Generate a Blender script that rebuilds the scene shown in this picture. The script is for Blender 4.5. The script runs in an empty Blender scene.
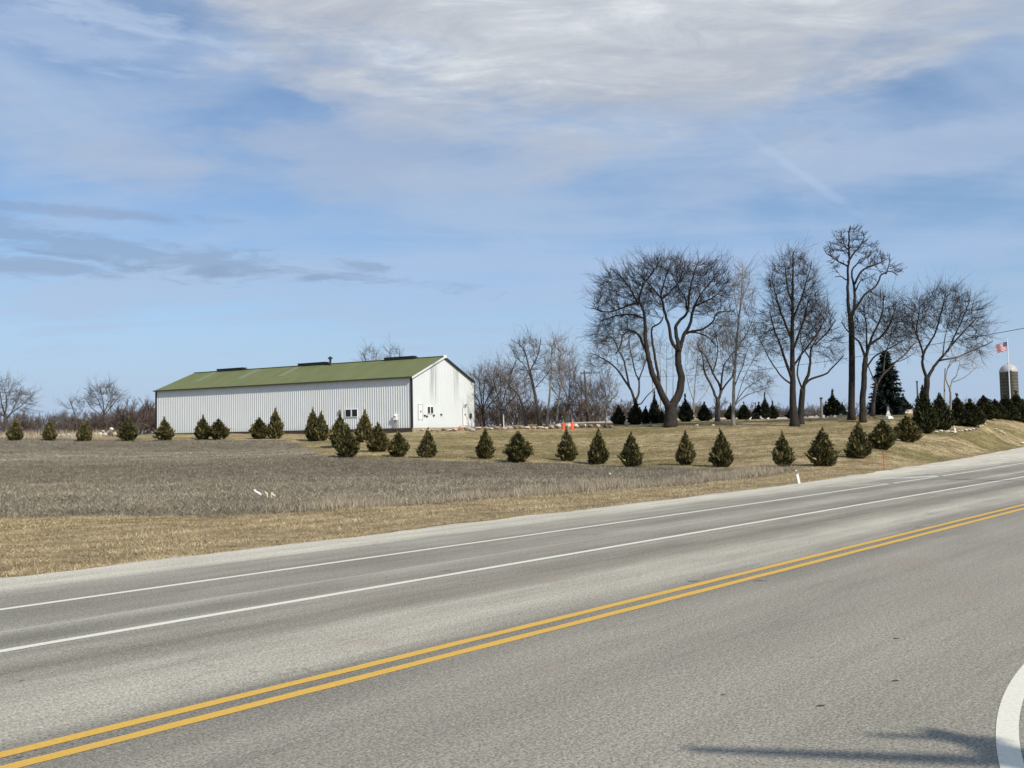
import bpy, math, random
import numpy as np
from mathutils import Vector, Matrix
from math import radians as R_

S = bpy.context.scene
# ------------------------------------------------------------------ camera
F_PX, ROLL, HY, CAMH = 900.0, 0.02, 430.0, 2.3
_p = math.atan((HY - 384) / F_PX)
FW = np.array([0, math.cos(_p), math.sin(_p)])
_r0 = np.array([1.0, 0, 0]); _u0 = np.array([0, -math.sin(_p), math.cos(_p)])
CR = _r0 * math.cos(ROLL) - _u0 * math.sin(ROLL)
CU = _u0 * math.cos(ROLL) + _r0 * math.sin(ROLL)
cam = bpy.data.cameras.new('camera'); cam.sensor_width = 36; cam.lens = 36 * F_PX / 1024
cam.clip_start = 0.1; cam.clip_end = 20000
co = bpy.data.objects.new('camera', cam); S.collection.objects.link(co)
m = Matrix.Identity(4)
for i in range(3):
    m[i][0] = CR[i]; m[i][1] = CU[i]; m[i][2] = -FW[i]
m[2][3] = CAMH
co.matrix_world = m
S.camera = co

# ------------------------------------------------------------------ sun, sky, exposure
SUN_EL = R_(40)
TOSUN = np.array([0.65, -0.76, 0]); TOSUN /= np.linalg.norm(TOSUN)
TOSUN = np.array([TOSUN[0] * math.cos(SUN_EL), TOSUN[1] * math.cos(SUN_EL), math.sin(SUN_EL)])
sl = bpy.data.lights.new('sun', 'SUN'); sl.energy = 3.6; sl.angle = R_(0.6); sl.color = (1.0, 0.925, 0.80)
so = bpy.data.objects.new('sun', sl); S.collection.objects.link(so)
so.rotation_euler = Vector(TOSUN).to_track_quat('Z', 'Y').to_euler()
so.location = (30, -30, 60)
S.view_settings.view_transform = 'Standard'; S.view_settings.look = 'None'
S.view_settings.exposure = 0.45; S.view_settings.gamma = 1.0
S.view_settings.use_curve_mapping = False

class NT:
    """small wrapper for building node trees"""
    def __init__(s, tree): s.t = tree; s.n = tree.nodes; s.l = tree.links
    def new(s, typ, **k):
        n = s.n.new(typ)
        for a, b in k.items(): setattr(n, a, b)
        return n
    def put(s, sock, v):
        if v is None: return
        if hasattr(v, 'is_output') or isinstance(v, bpy.types.NodeSocket): s.l.new(v, sock)
        else:
            try: sock.default_value = v
            except Exception: sock.default_value = tuple(v) + (1,)
    def math(s, op, a, b=None, c=None, clamp=False):
        n = s.new('ShaderNodeMath', operation=op, use_clamp=clamp)
        s.put(n.inputs[0], a); s.put(n.inputs[1], b); s.put(n.inputs[2], c)
        return n.outputs[0]
    def smooth(s, v, a, b, lo=0.0, hi=1.0):
        n = s.new('ShaderNodeMapRange', interpolation_type='SMOOTHSTEP')
        s.put(n.inputs[0], v); n.inputs[1].default_value = a; n.inputs[2].default_value = b
        n.inputs[3].default_value = lo; n.inputs[4].default_value = hi
        return n.outputs[0]
    def mix(s, f, a, b, blend='MIX'):
        n = s.new('ShaderNodeMix', data_type='RGBA', blend_type=blend)
        s.put(n.inputs[0], f); s.put(n.inputs[6], a if not isinstance(a, tuple) or len(a) == 4 else a + (1,))
        s.put(n.inputs[7], b if not isinstance(b, tuple) or len(b) == 4 else b + (1,))
        return n.outputs[2]
    def noise(s, vec, scale, detail=4, rough=0.55, dist=0.0, out=0):
        n = s.new('ShaderNodeTexNoise'); s.put(n.inputs['Vector'], vec)
        n.inputs['Scale'].default_value = scale; n.inputs['Detail'].default_value = detail
        n.inputs['Roughness'].default_value = rough; n.inputs['Distortion'].default_value = dist
        return n.outputs[out]
    def mapping(s, vec, scale=(1, 1, 1), loc=(0, 0, 0), rot=(0, 0, 0)):
        n = s.new('ShaderNodeMapping'); s.put(n.inputs[0], vec)
        n.inputs[1].default_value = loc; n.inputs[2].default_value = rot; n.inputs[3].default_value = scale
        return n.outputs[0]
    def ramp(s, f, stops, interp='LINEAR'):
        n = s.new('ShaderNodeValToRGB'); s.put(n.inputs[0], f); cr = n.color_ramp; cr.interpolation = interp
        while len(cr.elements) < len(stops): cr.elements.new(0.5)
        for e, (p, c) in zip(cr.elements, stops):
            e.position = p; e.color = tuple(c) + (1,) if len(c) == 3 else c
        return n.outputs[0]
    def xyz(s, v):
        n = s.new('ShaderNodeSeparateXYZ'); s.put(n.inputs[0], v); return n.outputs
    def comb(s, x, y, z):
        n = s.new('ShaderNodeCombineXYZ'); s.put(n.inputs[0], x); s.put(n.inputs[1], y); s.put(n.inputs[2], z); return n.outputs[0]

w = bpy.data.worlds.new('World'); S.world = w; w.use_nodes = True
def build_world():
    t = NT(w.node_tree); t.n.clear()
    out = t.new('ShaderNodeOutputWorld'); bg = t.new('ShaderNodeBackground')
    K = 0.085
    bg.inputs[1].default_value = K
    sky = t.new('ShaderNodeTexSky', sky_type='NISHITA'); sky.sun_disc = False
    sky.sun_elevation = SUN_EL; sky.sun_rotation = math.atan2(TOSUN[0], TOSUN[1])
    sky.altitude = 250; sky.air_density = 1.0; sky.dust_density = 0.6; sky.ozone_density = 2.0
    d = t.new('ShaderNodeTexCoord').outputs['Generated']
    x, y, z = t.xyz(d)
    az = t.math('ARCTAN2', x, y); el = t.math('ARCSINE', z)
    zc = t.math('ADD', t.math('MAXIMUM', z, 0.0), 0.12)
    px = t.math('DIVIDE', x, zc); py = t.math('DIVIDE', y, zc)
    P = t.comb(px, py, 0.0)
    A = t.comb(az, el, 0.0)
    n1 = t.noise(t.mapping(P, (0.9, 1.6, 1)), 1.1, 9, 0.60, 0.5)
    n2 = t.noise(t.mapping(P, (0.45, 1.5, 1), (3.1, 1.7, 0), (0, 0, 0.25)), 1.4, 8, 0.58, 0.8)
    n3 = t.noise(t.mapping(A, (1.0, 3.6, 1), (5.3, 2.2, 0)), 5.5, 8, 0.6, 0.3)
    n4 = t.noise(t.mapping(A, (1.0, 4.5, 1), (1.3, 7.2, 0), (0, 0, -0.06)), 14.0, 7, 0.6, 0.4)
    n5 = t.noise(t.mapping(A, (1.0, 2.2, 1), (8.3, 0.2, 0)), 3.0, 6, 0.55, 0.6)
    c = t.mix(1.0, sky.outputs[0], (0.80, 0.97, 1.10), 'MULTIPLY')
    # thin veil that whitens bands of the sky
    veil = t.smooth(t.math('MULTIPLY_ADD', n2, 0.45, t.math('MULTIPLY', n5, 0.55)), 0.36, 0.62, 0.18, 0.84)
    low = t.smooth(el, 0.0, 0.27, 1.0, 0.0)
    veil = t.math('MAXIMUM', veil, t.math('MULTIPLY', low, 0.93))
    lum = 1.0 / K
    c = t.mix(veil, c, (0.312 * lum, 0.400 * lum, 0.540 * lum))
    # pale cloud bank filling the upper middle and right
    q = t.math('SUBTRACT', az, 0.17); eb = t.math('MULTIPLY_ADD', t.math('MULTIPLY', q, q), 0.42, 0.315)
    dd = t.math('SUBTRACT', el, eb)
    dd = t.math('ADD', dd, t.math('MULTIPLY', t.math('SUBTRACT', n3, 0.5), 0.26))
    left = t.smooth(t.math('ADD', az, t.math('MULTIPLY', t.math('SUBTRACT', n4, 0.5), 0.3)), -0.46, -0.24)
    bank = t.math('MULTIPLY', t.smooth(dd, -0.045, 0.07), left)
    bank = t.math('MULTIPLY', bank, t.smooth(n1, 0.22, 0.5, 0.66, 0.93))
    n6 = t.noise(t.mapping(P, (1.0, 2.4, 1), (2.2, 4.1, 0), (0, 0, 0.15)), 3.4, 10, 0.66, 0.6)
    grey = t.ramp(t.math('MULTIPLY_ADD', n6, 0.55, t.math('MULTIPLY_ADD', n1, 0.6, -0.07)), [(0.34, (0.315, 0.345, 0.41)), (0.46, (0.375, 0.40, 0.445)), (0.55, (0.445, 0.468, 0.50)), (0.65, (0.60, 0.622, 0.65))])
    sc = t.new('ShaderNodeVectorMath', operation='SCALE'); t.put(sc.inputs[0], grey); sc.inputs[3].default_value = lum
    c = t.mix(bank, c, sc.outputs[0])
    # soft second bank below it and further wisps
    def blob(ca, ce, ra, re, tilt=0.0):
        a = t.math('SUBTRACT', az, ca); e = t.math('SUBTRACT', t.math('SUBTRACT', el, ce), t.math('MULTIPLY', a, tilt))
        a = t.math('DIVIDE', a, ra); e = t.math('DIVIDE', e, re)
        return t.math('SQRT', t.math('ADD', t.math('MULTIPLY', a, a), t.math('MULTIPLY', e, e)))
    def wisp(c, ca, ce, ra, re, tilt, noise, wob, amount, col, soft=0.7):
        b = t.math('ADD', blob(ca, ce, ra, re, tilt), t.math('MULTIPLY', t.math('SUBTRACT', 0.5, noise), wob))
        f = t.math('MULTIPLY', t.smooth(b, 1.0 - soft, 1.0 + soft * 0.3, 1.0, 0.0), amount)
        return t.mix(f, c, tuple(v * lum for v in col))
    c = wisp(c, -0.18, 0.30, 0.36, 0.050, 0.02, n3, 4.0, 0.50, (0.325, 0.375, 0.47))
    c = wisp(c, -0.50, 0.425, 0.20, 0.014, -0.14, n4, 3.2, 0.60, (0.37, 0.45, 0.58))
    c = wisp(c, -0.46, 0.385, 0.11, 0.022, -0.1, n4, 4.0, 0.45, (0.34, 0.42, 0.57))
    c = wisp(c, 0.45, 0.27, 0.30, 0.035, 0.05, n3, 3.0, 0.50, (0.34, 0.41, 0.53))
    c = wisp(c, 0.10, 0.17, 0.50, 0.05, 0.0, n3, 2.6, 0.45, (0.30, 0.405, 0.58))
    # slate streak on the left
    c = wisp(c, -0.45, 0.193, 0.34, 0.016, -0.08, n4, 4.2, 0.62, (0.195, 0.272, 0.40), 0.7)
    c = wisp(c, -0.52, 0.170, 0.19, 0.012, 0.0, n4, 4.0, 0.65, (0.20, 0.275, 0.405), 0.7)
    c = wisp(c, -0.46, 0.226, 0.16, 0.008, 0.0, n4, 3.4, 0.55, (0.195, 0.265, 0.40), 0.7)
    c = wisp(c, -0.20, 0.172, 0.10, 0.005, -0.06, n4, 3.6, 0.28, (0.20, 0.27, 0.41), 0.6)
    # dispersing vapour trail
    c = wisp(c, 0.318, 0.262, 0.062, 0.0075, -0.82, n4, 1.8, 0.38, (0.35, 0.45, 0.61), 0.9)
    t.l.new(c, bg.inputs[0]); t.l.new(bg.outputs[0], out.inputs[0])
build_world()

# ------------------------------------------------------------------ pixel <-> world helpers (used to place things at their real distance)
CAM = np.array([0, 0, CAMH])
def ray(px, py): return FW + CR * (px - 512) / F_PX + CU * (384 - py) / F_PX
def at_depth(px, py, Z):
    d = ray(px, py); return CAM + d * (Z / d[1])
def on_plane(px, py, z=0.0):
    d = ray(px, py); return CAM + d * ((z - CAMH) / d[2])
TH = math.atan(888 / 900.0)
SD = np.array([math.sin(TH), math.cos(TH)]); PD = np.array([-math.cos(TH), math.sin(TH)])
def sp_of(X, Y): return X * SD[0] + Y * SD[1], X * PD[0] + Y * PD[1]
EDGE = ([-400, 24, 31, 43, 60, 85, 110, 160, 600], [16.72, 16.72, 16.75, 17.74, 19.45, 22.9, 25.0, 26.5, 26.5])
W2 = ([-400, 25, 38.6, 45.3, 53.4, 80, 110, 160, 600], [13.68, 13.68, 13.9, 14.06, 14.45, 16.0, 17.5, 18.5, 18.5])
def edge(s): return np.interp(s, *EDGE)
def sst(x, a, b):
    t = np.clip((x - a) / (b - a), 0, 1); return t * t * (3 - 2 * t)

# ------------------------------------------------------------------ ground heights
_ctl = [(0,480,47),(0,455,72),(0,437,98),(160,480,44),(160,455,70),(160,440,92),(160,434,106),(80,437,97),
 (320,490,36),(314,441,88),(340,447,76),(347,457,58),(398,457,58),(427,458,58),(485,459,56),(480,475,45),(480,440,75),(480,428,93),
 (430,440,75),(430,430,92),(350,440,85),(250,440,90),(600,463,53),(600,445,70),(600,430,90),(600,425,99),(600,421.5,112),(540,461,54),(540,430,90),
 (750,466,47),(750,445,64),(750,428,82),(750,420,97),(750,417.5,112),(685,464,49),(680,425,90),(820,466,46),(857,457,50),(882,448,56),(908,441,62),
 (927,434,70),(940,429,76),(850,440,60),(850,428,78),(850,419,100),(850,416.5,113),(1000,440,74),(1000,430,82),(1000,421,96),(1000,416.5,110),(985,425,84),(975,440,68),
 (960,433,72),(960,445,64),(900,455,52),(1023,437,84),(1023,431,90),(1023,423,101)]
_pts = [at_depth(*c) for c in _ctl]
_pts += [np.array(p) for p in [(-60,30,.3),(-65,60,1.1),(-95,100,2.2),(-75,120,2.5),(-30,130,2.8),(10,130,3.1),(75,125,2.9),(85,100,2.2),(100,120,2.4),(40,130,3.2),(60,130,3.0),
 (-40,101,2.35),(-10.6,94.5,2.22),(-4.3,105.5,2.45),(-45,112,2.35),(-25,100,2.28),(-7.5,99,2.3),(-16,97,2.24),(-39,125,2.65),(-2,22,0),(-18,27,0),(-35,27,.05),(-12,27,0),(0,30,0.0),(8,36,.02),(-6,28,0),(5,30,0),(13,38,0.0)]]
for s_ in np.arange(-40, 140, 12.0):
    for o_ in (0.0, 1.5):
        q = SD * s_ + PD * (edge(s_) + o_); _pts.append(np.array([q[0], q[1], 0.02 * o_]))
_pts = np.array(_pts)
def _tps(r2): return np.where(r2 > 1e-9, 0.5 * r2 * np.log(np.maximum(r2, 1e-9)), 0)
_xy = _pts[:, :2] / 30.0
_n = len(_xy)
_K = _tps(((_xy[:, None] - _xy[None]) ** 2).sum(-1)) + np.eye(_n) * 0.004
_Pm = np.c_[np.ones(_n), _xy]
_sol = np.linalg.solve(np.block([[_K, _Pm], [_Pm.T, np.zeros((3, 3))]]), np.r_[_pts[:, 2], 0, 0, 0])
def gz(X, Y):
    X = np.atleast_1d(np.asarray(X, float)); Y = np.atleast_1d(np.asarray(Y, float))
    shp = X.shape; q = np.c_[X.ravel(), Y.ravel()] / 30.0
    z = np.empty(len(q))
    for i in range(0, len(q), 20000):
        c = q[i:i + 20000]
        z[i:i + 20000] = _tps(((c[:, None] - _xy[None]) ** 2).sum(-1)) @ _sol[:_n] + np.c_[np.ones(len(c)), c] @ _sol[_n:]
    z = np.clip(z.reshape(shp), 0.0, 3.5)
    far = np.maximum(sst(Y, 122, 190), sst(np.abs(X), 95, 150))
    z = z * (1 - far) + 1.85 * far
    s, p = sp_of(X, Y); e = edge(s)
    # small unevenness of the turf
    z = z + (0.03 * np.sin(X * 0.9 + 1.3 * np.sin(Y * .5)) + 0.025 * np.sin(Y * 1.3 + X * .37)) * sst(p - e, 1.0, 5.0)
    t = sst(p - e, 0.05, 3.5)
    z = z * t + (-0.035) * (1 - t)
    inn = sst(e - p, 0.02, 0.5)
    return z * (1 - inn) - 0.12 * inn
def gz1(x, y): return float(gz(x, y)[0])
def ground_hit(px, py, zmin=8, zmax=140):
    d = ray(px, py); Z = np.linspace(zmin, zmax, 1200)
    P = CAM + d * (Z / d[1])[:, None]
    below = P[:, 2] < gz(P[:, 0], P[:, 1])
    i = int(np.argmax(below)) if below.any() else len(Z) - 1
    return P[i]
def spot(px, Z):
    """ground point at image column px and distance Z"""
    d = ray(px, 430); x = d[0] / d[1] * Z
    return np.array([x, Z, gz1(x, Z)])

# ------------------------------------------------------------------ object helpers
COL = S.collection
def prop(o, label=None, cat=None, group=None, kind=None):
    if label: o['label'] = label
    if cat: o['category'] = cat
    if group: o['group'] = group
    if kind: o['kind'] = kind
    return o
def thing(name, label, cat, loc=(0, 0, 0), rz=0.0, group=None):
    o = bpy.data.objects.new(name, None); COL.objects.link(o); o.empty_display_size = 0.3
    o.location = loc; o.rotation_euler = (0, 0, rz)
    return prop(o, label, cat, group)
def link(name, me, mat=None, parent=None, loc=None):
    o = bpy.data.objects.new(name, me); COL.objects.link(o)
    if mat and not me.materials: me.materials.append(mat)
    if parent: o.parent = parent
    if loc is not None: o.location = loc
    return o
def copy_tree(o, parent=None):
    c = o.copy(); COL.objects.link(c)
    if parent: c.parent = parent
    for ch in list(o.children): copy_tree(ch, c)
    return c
class MB:
    """collects vertices and faces for ONE mesh"""
    def __init__(s): s.v = []; s.f = []; s.nv = 0; s.tint = []
    def add(s, v, f, tint=None):
        v = np.asarray(v, float).reshape(-1, 3); f = np.asarray(f, int)
        s.v.append(v); s.f.append(f + s.nv); s.nv += len(v)
        s.tint.append(np.full(len(v), 0.5) if tint is None else np.broadcast_to(np.asarray(tint, float), (len(v),)))
    def box(s, c, d, M=None):
        c = np.asarray(c, float); d = np.asarray(d, float) / 2
        v = np.array([[x, y, z] for x in (-1, 1) for y in (-1, 1) for z in (-1, 1)]) * d + c
        if M is not None: v = v @ np.asarray(M).T
        s.add(v, [[0, 1, 3, 2], [4, 6, 7, 5], [0, 4, 5, 1], [2, 3, 7, 6], [0, 2, 6, 4], [1, 5, 7, 3]])
    def tube(s, P, r, n=8, cap=True):
        P = np.asarray(P, float); k = len(P); r = np.broadcast_to(np.asarray(r, float), (k,))
        T = np.gradient(P, axis=0); T /= np.linalg.norm(T, axis=1)[:, None] + 1e-12
        a = np.array([1.0, 0, 0]) if abs(T[0][0]) < 0.8 else np.array([0, 1.0, 0])
        a = a - T[0] * (a @ T[0]); a /= np.linalg.norm(a)
        V = []
        for i in range(k):
            a = a - T[i] * (a @ T[i]); a /= np.linalg.norm(a) + 1e-12; b = np.cross(T[i], a)
            for j in range(n):
                t = 2 * math.pi * j / n; V.append(P[i] + r[i] * (a * math.cos(t) + b * math.sin(t)))
        Fq = [[i * n + j, i * n + (j + 1) % n, (i + 1) * n + (j + 1) % n, (i + 1) * n + j] for i in range(k - 1) for j in range(n)]
        base = s.nv; s.add(V, Fq)
        if cap:
            s.f.append(np.array([[base + j for j in range(n)][::-1]])); s.f.append(np.array([[base + (k - 1) * n + j for j in range(n)]]))
    def lathe(s, prof, n=20, c=(0, 0, 0)):
        prof = np.asarray(prof, float); k = len(prof); V = []
        for r, z in prof:
            for j in range(n):
                t = 2 * math.pi * j / n; V.append((c[0] + r * math.cos(t), c[1] + r * math.sin(t), c[2] + z))
        base = s.nv
        s.add(V, [[i * n + j, i * n + (j + 1) % n, (i + 1) * n + (j + 1) % n, (i + 1) * n + j] for i in range(k - 1) for j in range(n)])
        s.f.append(np.array([[base + j for j in range(n)][::-1]])); s.f.append(np.array([[base + (k - 1) * n + j for j in range(n)]]))
    def mesh(s, name, mat=None, smooth=False):
        V = np.concatenate(s.v); me = bpy.data.meshes.new(name)
        idx = np.concatenate([f.ravel() for f in s.f]); cnt = np.concatenate([np.full(len(f), f.shape[1]) for f in s.f])
        me.vertices.add(len(V)); me.vertices.foreach_set('co', V.ravel())
        me.loops.add(len(idx)); me.loops.foreach_set('vertex_index', idx)
        st = np.r_[0, np.cumsum(cnt)[:-1]]
        me.polygons.add(len(cnt)); me.polygons.foreach_set('loop_start', st); me.polygons.foreach_set('loop_total', cnt)
        me.polygons.foreach_set('use_smooth', np.full(len(cnt), smooth))
        a = me.attributes.new('tint', 'FLOAT', 'POINT'); a.data.foreach_set('value', np.concatenate(s.tint).astype(np.float32))
        me.update(calc_edges=True); me.validate()
        if mat: me.materials.append(mat)
        return me
    def build(s, name, mat, parent=None, loc=None, smooth=False):
        return link(name, s.mesh(name, mat, smooth), None, parent, loc)
def segs_mesh(mb, p0, p1, r0, r1, n=3):
    """many tapered sticks at once"""
    p0 = np.asarray(p0, float); p1 = np.asarray(p1, float); k = len(p0)
    if k == 0: return
    r0 = np.broadcast_to(r0, (k,)); r1 = np.broadcast_to(r1, (k,))
    d = p1 - p0; d /= np.linalg.norm(d, axis=1)[:, None] + 1e-9
    a = np.where(np.abs(d[:, :1]) < 0.7, np.array([[1.0, 0, 0]]), np.array([[0, 1.0, 0]]))
    a = np.cross(d, a); a /= np.linalg.norm(a, axis=1)[:, None]; b = np.cross(d, a)
    V = np.empty((k, 2 * n, 3))
    for j in range(n):
        t = 2 * math.pi * j / n; o = a * math.cos(t) + b * math.sin(t)
        V[:, j] = p0 + o * r0[:, None]; V[:, n + j] = p1 + o * r1[:, None]
    base = (np.arange(k) * 2 * n)[:, None]
    fs = np.concatenate([base + np.array([[j, (j + 1) % n, n + (j + 1) % n, n + j]]) for j in range(n)])
    mb.add(V.reshape(-1, 3), fs)

# ------------------------------------------------------------------ materials
def mat(name, build, rough=0.8, spec=0.3):
    m_ = bpy.data.materials.new(name); m_.use_nodes = True
    t = NT(m_.node_tree); b = t.n['Principled BSDF']
    b.inputs['Roughness'].default_value = rough; b.inputs['Specular IOR Level'].default_value = spec
    build(t, b); return m_
def plain(name, c, rough=0.7, var=0.12, scale=6.0, spec=0.3, metal=0.0):
    def f(t, b):
        o = t.new('ShaderNodeTexCoord').outputs['Object']
        n = t.noise(o, scale, 5, 0.6)
        k = t.math('MULTIPLY_ADD', t.math('SUBTRACT', n, 0.5), var * 4, 1.0)
        t.put(b.inputs['Base Color'], t.mix(1.0, c, t.comb(k, k, k), 'MULTIPLY')); b.inputs['Metallic'].default_value = metal
    return mat(name, f, rough, spec)
def tinted(name, stops, scale=2.0, var=0.25, rough=0.85, spec=0.2, rnd=0.0, trans=0.0):
    """colour picked per leaf / blade by the tint attribute, plus a slow noise"""
    def f(t, b):
        a = t.new('ShaderNodeAttribute', attribute_name='tint').outputs['Fac']
        o = t.new('ShaderNodeTexCoord').outputs['Object']
        n = t.noise(o, scale, 3)
        v = t.math('ADD', a, t.math('MULTIPLY', t.math('SUBTRACT', n, 0.5), var * 2))
        if rnd:
            r = t.new('ShaderNodeObjectInfo').outputs['Random']
            v = t.math('ADD', v, t.math('MULTIPLY', t.math('SUBTRACT', r, 0.5), rnd))
        t.put(b.inputs['Base Color'], t.ramp(v, stops))
    return mat(name, f, rough, spec)

M = {}
def bark(name, dark, light):
    def f(t, b):
        o = t.new('ShaderNodeTexCoord').outputs['Object']
        n = t.noise(t.mapping(o, (5, 5, 0.9)), 2.2, 6, 0.65, 0.6)
        t.put(b.inputs['Base Color'], t.ramp(n, [(0.32, dark), (0.68, light)]))
        bp = t.new('ShaderNodeBump'); t.put(bp.inputs['Height'], n); bp.inputs['Strength'].default_value = 0.7; bp.inputs['Distance'].default_value = 0.06
        t.l.new(bp.outputs[0], b.inputs['Normal'])
    return mat(name, f, 0.9, 0.15)
M['bark_dark'] = bark('bark_dark', (0.018, 0.015, 0.013), (0.060, 0.051, 0.044))
M['bark_mid'] = bark('bark_mid', (0.045, 0.038, 0.033), (0.12, 0.105, 0.092))
M['bark_pale'] = bark('bark_pale', (0.15, 0.13, 0.11), (0.38, 0.34, 0.30))
M['twig_dark'] = plain('twig_dark', (0.046, 0.038, 0.034), 0.9, 0.1, 1.0, 0.1)
M['twig_mid'] = plain('twig_mid', (0.105, 0.085, 0.072), 0.9, 0.1, 1.0, 0.1)
M['twig_pale'] = plain('twig_pale', (0.20, 0.165, 0.135), 0.9, 0.1, 1.0, 0.1)
M['twig_red'] = plain('twig_red', (0.115, 0.090, 0.076), 0.9, 0.15, 0.3, 0.1)
M['twig_far_haze'] = plain('twig_far_haze', (0.13, 0.115, 0.115), 0.9, 0.15, 0.1, 0.1)  # grey-lilac twigs, bluish distance haze is mixed into this colour
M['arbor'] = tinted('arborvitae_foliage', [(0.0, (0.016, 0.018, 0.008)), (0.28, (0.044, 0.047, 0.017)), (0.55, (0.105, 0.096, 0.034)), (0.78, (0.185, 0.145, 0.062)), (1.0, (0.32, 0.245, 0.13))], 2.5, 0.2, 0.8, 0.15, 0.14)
M['juniper'] = tinted('juniper_foliage', [(0.0, (0.008, 0.012, 0.008)), (0.5, (0.021, 0.027, 0.015)), (1.0, (0.06, 0.06, 0.03))], 2.0, 0.2, 0.85, 0.1, 0.12)
M['cedar'] = tinted('cedar_foliage', [(0.0, (0.012, 0.015, 0.008)), (0.5, (0.034, 0.039, 0.016)), (1.0, (0.10, 0.09, 0.042))], 2.0, 0.2, 0.85, 0.1, 0.15)
M['spruce'] = tinted('spruce_needles', [(0.0, (0.008, 0.013, 0.012)), (0.5, (0.017, 0.026, 0.021)), (1.0, (0.04, 0.055, 0.045))], 1.5, 0.2, 0.85, 0.1)
M['turf'] = tinted('dead_turf', [(0.0, (0.14, 0.103, 0.056)), (0.3, (0.30, 0.230, 0.130)), (0.55, (0.43, 0.340, 0.203)), (0.8, (0.55, 0.45, 0.285)), (1.0, (0.68, 0.58, 0.40))], 0.35, 0.32)
M['lawn'] = tinted('lawn_blades', [(0.0, (0.120, 0.100, 0.046)), (0.3, (0.225, 0.180, 0.090)), (0.6, (0.36, 0.283, 0.160)), (1.0, (0.54, 0.44, 0.27))], 0.16, 0.55)
M['stubble'] = tinted('crop_stubble', [(0.0, (0.055, 0.046, 0.032)), (0.3, (0.150, 0.128, 0.090)), (0.6, (0.280, 0.242, 0.176)), (0.85, (0.43, 0.375, 0.275)), (1.0, (0.64, 0.57, 0.44))], 0.12, 0.22)
M['straw'] = tinted('tall_straw', [(0.0, (0.17, 0.135, 0.095)), (0.5, (0.33, 0.275, 0.20)), (1.0, (0.56, 0.48, 0.36))], 0.3, 0.2)
def rockmat(name, a, b_):
    def f(t, b):
        o = t.new('ShaderNodeTexCoord').outputs['Object']; r = t.new('ShaderNodeObjectInfo').outputs['Random']
        n = t.noise(o, 3.0, 6, 0.65)
        v = t.math('ADD', n, t.math('MULTIPLY', t.math('SUBTRACT', r, 0.5), 0.45))
        t.put(b.inputs['Base Color'], t.ramp(v, [(0.25, a), (0.75, b_)]))
        bp = t.new('ShaderNodeBump'); t.put(bp.inputs['Height'], n); bp.inputs['Strength'].default_value = 0.5; bp.inputs['Distance'].default_value = 0.05
        t.l.new(bp.outputs[0], b.inputs['Normal'])
    return mat(name, f, 0.9, 0.2)
M['boulder'] = rockmat('boulder_stone', (0.17, 0.13, 0.10), (0.52, 0.42, 0.34))
M['pale_rock'] = rockmat('pale_stone', (0.36, 0.32, 0.26), (0.70, 0.64, 0.54))
M['red_rock'] = rockmat('red_stone', (0.40, 0.12, 0.10), (0.55, 0.22, 0.18))
M['grave'] = rockmat('grave_stone', (0.34, 0.29, 0.26), (0.62, 0.57, 0.52))
M['marble'] = plain('white_marble', (0.78, 0.77, 0.74), 0.6, 0.04)
M['wood_pole'] = plain('pole_wood', (0.085, 0.070, 0.060), 0.9, 0.15)
M['pale_post'] = plain('weathered_post', (0.20, 0.18, 0.17), 0.9, 0.1)
M['white_paint'] = plain('white_painted_metal', (0.78, 0.78, 0.76), 0.45, 0.03)
M['dark_metal'] = plain('dark_metal', (0.035, 0.035, 0.04), 0.5, 0.1)
M['dark_trim'] = plain('dark_trim', (0.030, 0.032, 0.030), 0.6, 0.1)
M['green_trim'] = plain('green_trim', (0.045, 0.060, 0.040), 0.6, 0.1)
M['wire'] = plain('wire', (0.03, 0.03, 0.032), 0.7, 0.02)
M['orange'] = plain('safety_orange', (0.80, 0.085, 0.030), 0.55, 0.05)
M['marker_red'] = plain('marker_red', (0.55, 0.075, 0.035), 0.6, 0.05)
M['plastic_white'] = plain('white_plastic', (0.80, 0.79, 0.76), 0.5, 0.03)
M['husk'] = plain('dry_husk', (0.62, 0.54, 0.42), 0.9, 0.1)
def glass(t, b):
    b.inputs['Base Color'].default_value = (0.010, 0.012, 0.014, 1); b.inputs['Roughness'].default_value = 0.15
M['glass'] = mat('window_glass', glass, 0.15, 0.4)

# ------------------------------------------------------------------ terrain
FIELD_TOP = [(-60,437.5),(0,437.5),(140,439),(240,440),(286,440),(300,444),(312,450),(322,456),(360,457.5),(420,459.5),(480,461.5),(520,463),(570,463.5),(630,466.5),(700,468.5),(760,469),(797,468.5)]
FIELD_BOT = [(797,468.5),(780,473.5),(720,480.5),(640,488),(512,497),(400,506),(300,513),(140,516.5),(0,518.5),(-60,519)]
FPOLY = np.array([ground_hit(*p)[:2] for p in FIELD_TOP + FIELD_BOT])
FPOLY[0] = (-110, 100); FPOLY[-1] = (-60, 33)
FPOLY = np.vstack([FPOLY, [(-110, 45)]])
def in_poly(X, Y, poly):
    ins = np.zeros(X.shape, bool); n = len(poly); j = n - 1
    for i in range(n):
        xi, yi = poly[i]; xj, yj = poly[j]
        c = ((yi > Y) != (yj > Y)) & (X < (xj - xi) * (Y - yi) / (yj - yi + 1e-12) + xi)
        ins ^= c; j = i
    return ins
def line_dist(X, Y, pts):
    d = np.full(X.shape, 1e9)
    for (a, b) in zip(pts[:-1], pts[1:]):
        ab = b - a; t = np.clip(((X - a[0]) * ab[0] + (Y - a[1]) * ab[1]) / (ab @ ab), 0, 1)
        d = np.minimum(d, np.hypot(X - a[0] - t * ab[0], Y - a[1] - t * ab[1]))
    return d
FLOW = np.array([ground_hit(*p)[:2] for p in FIELD_BOT])
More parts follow.
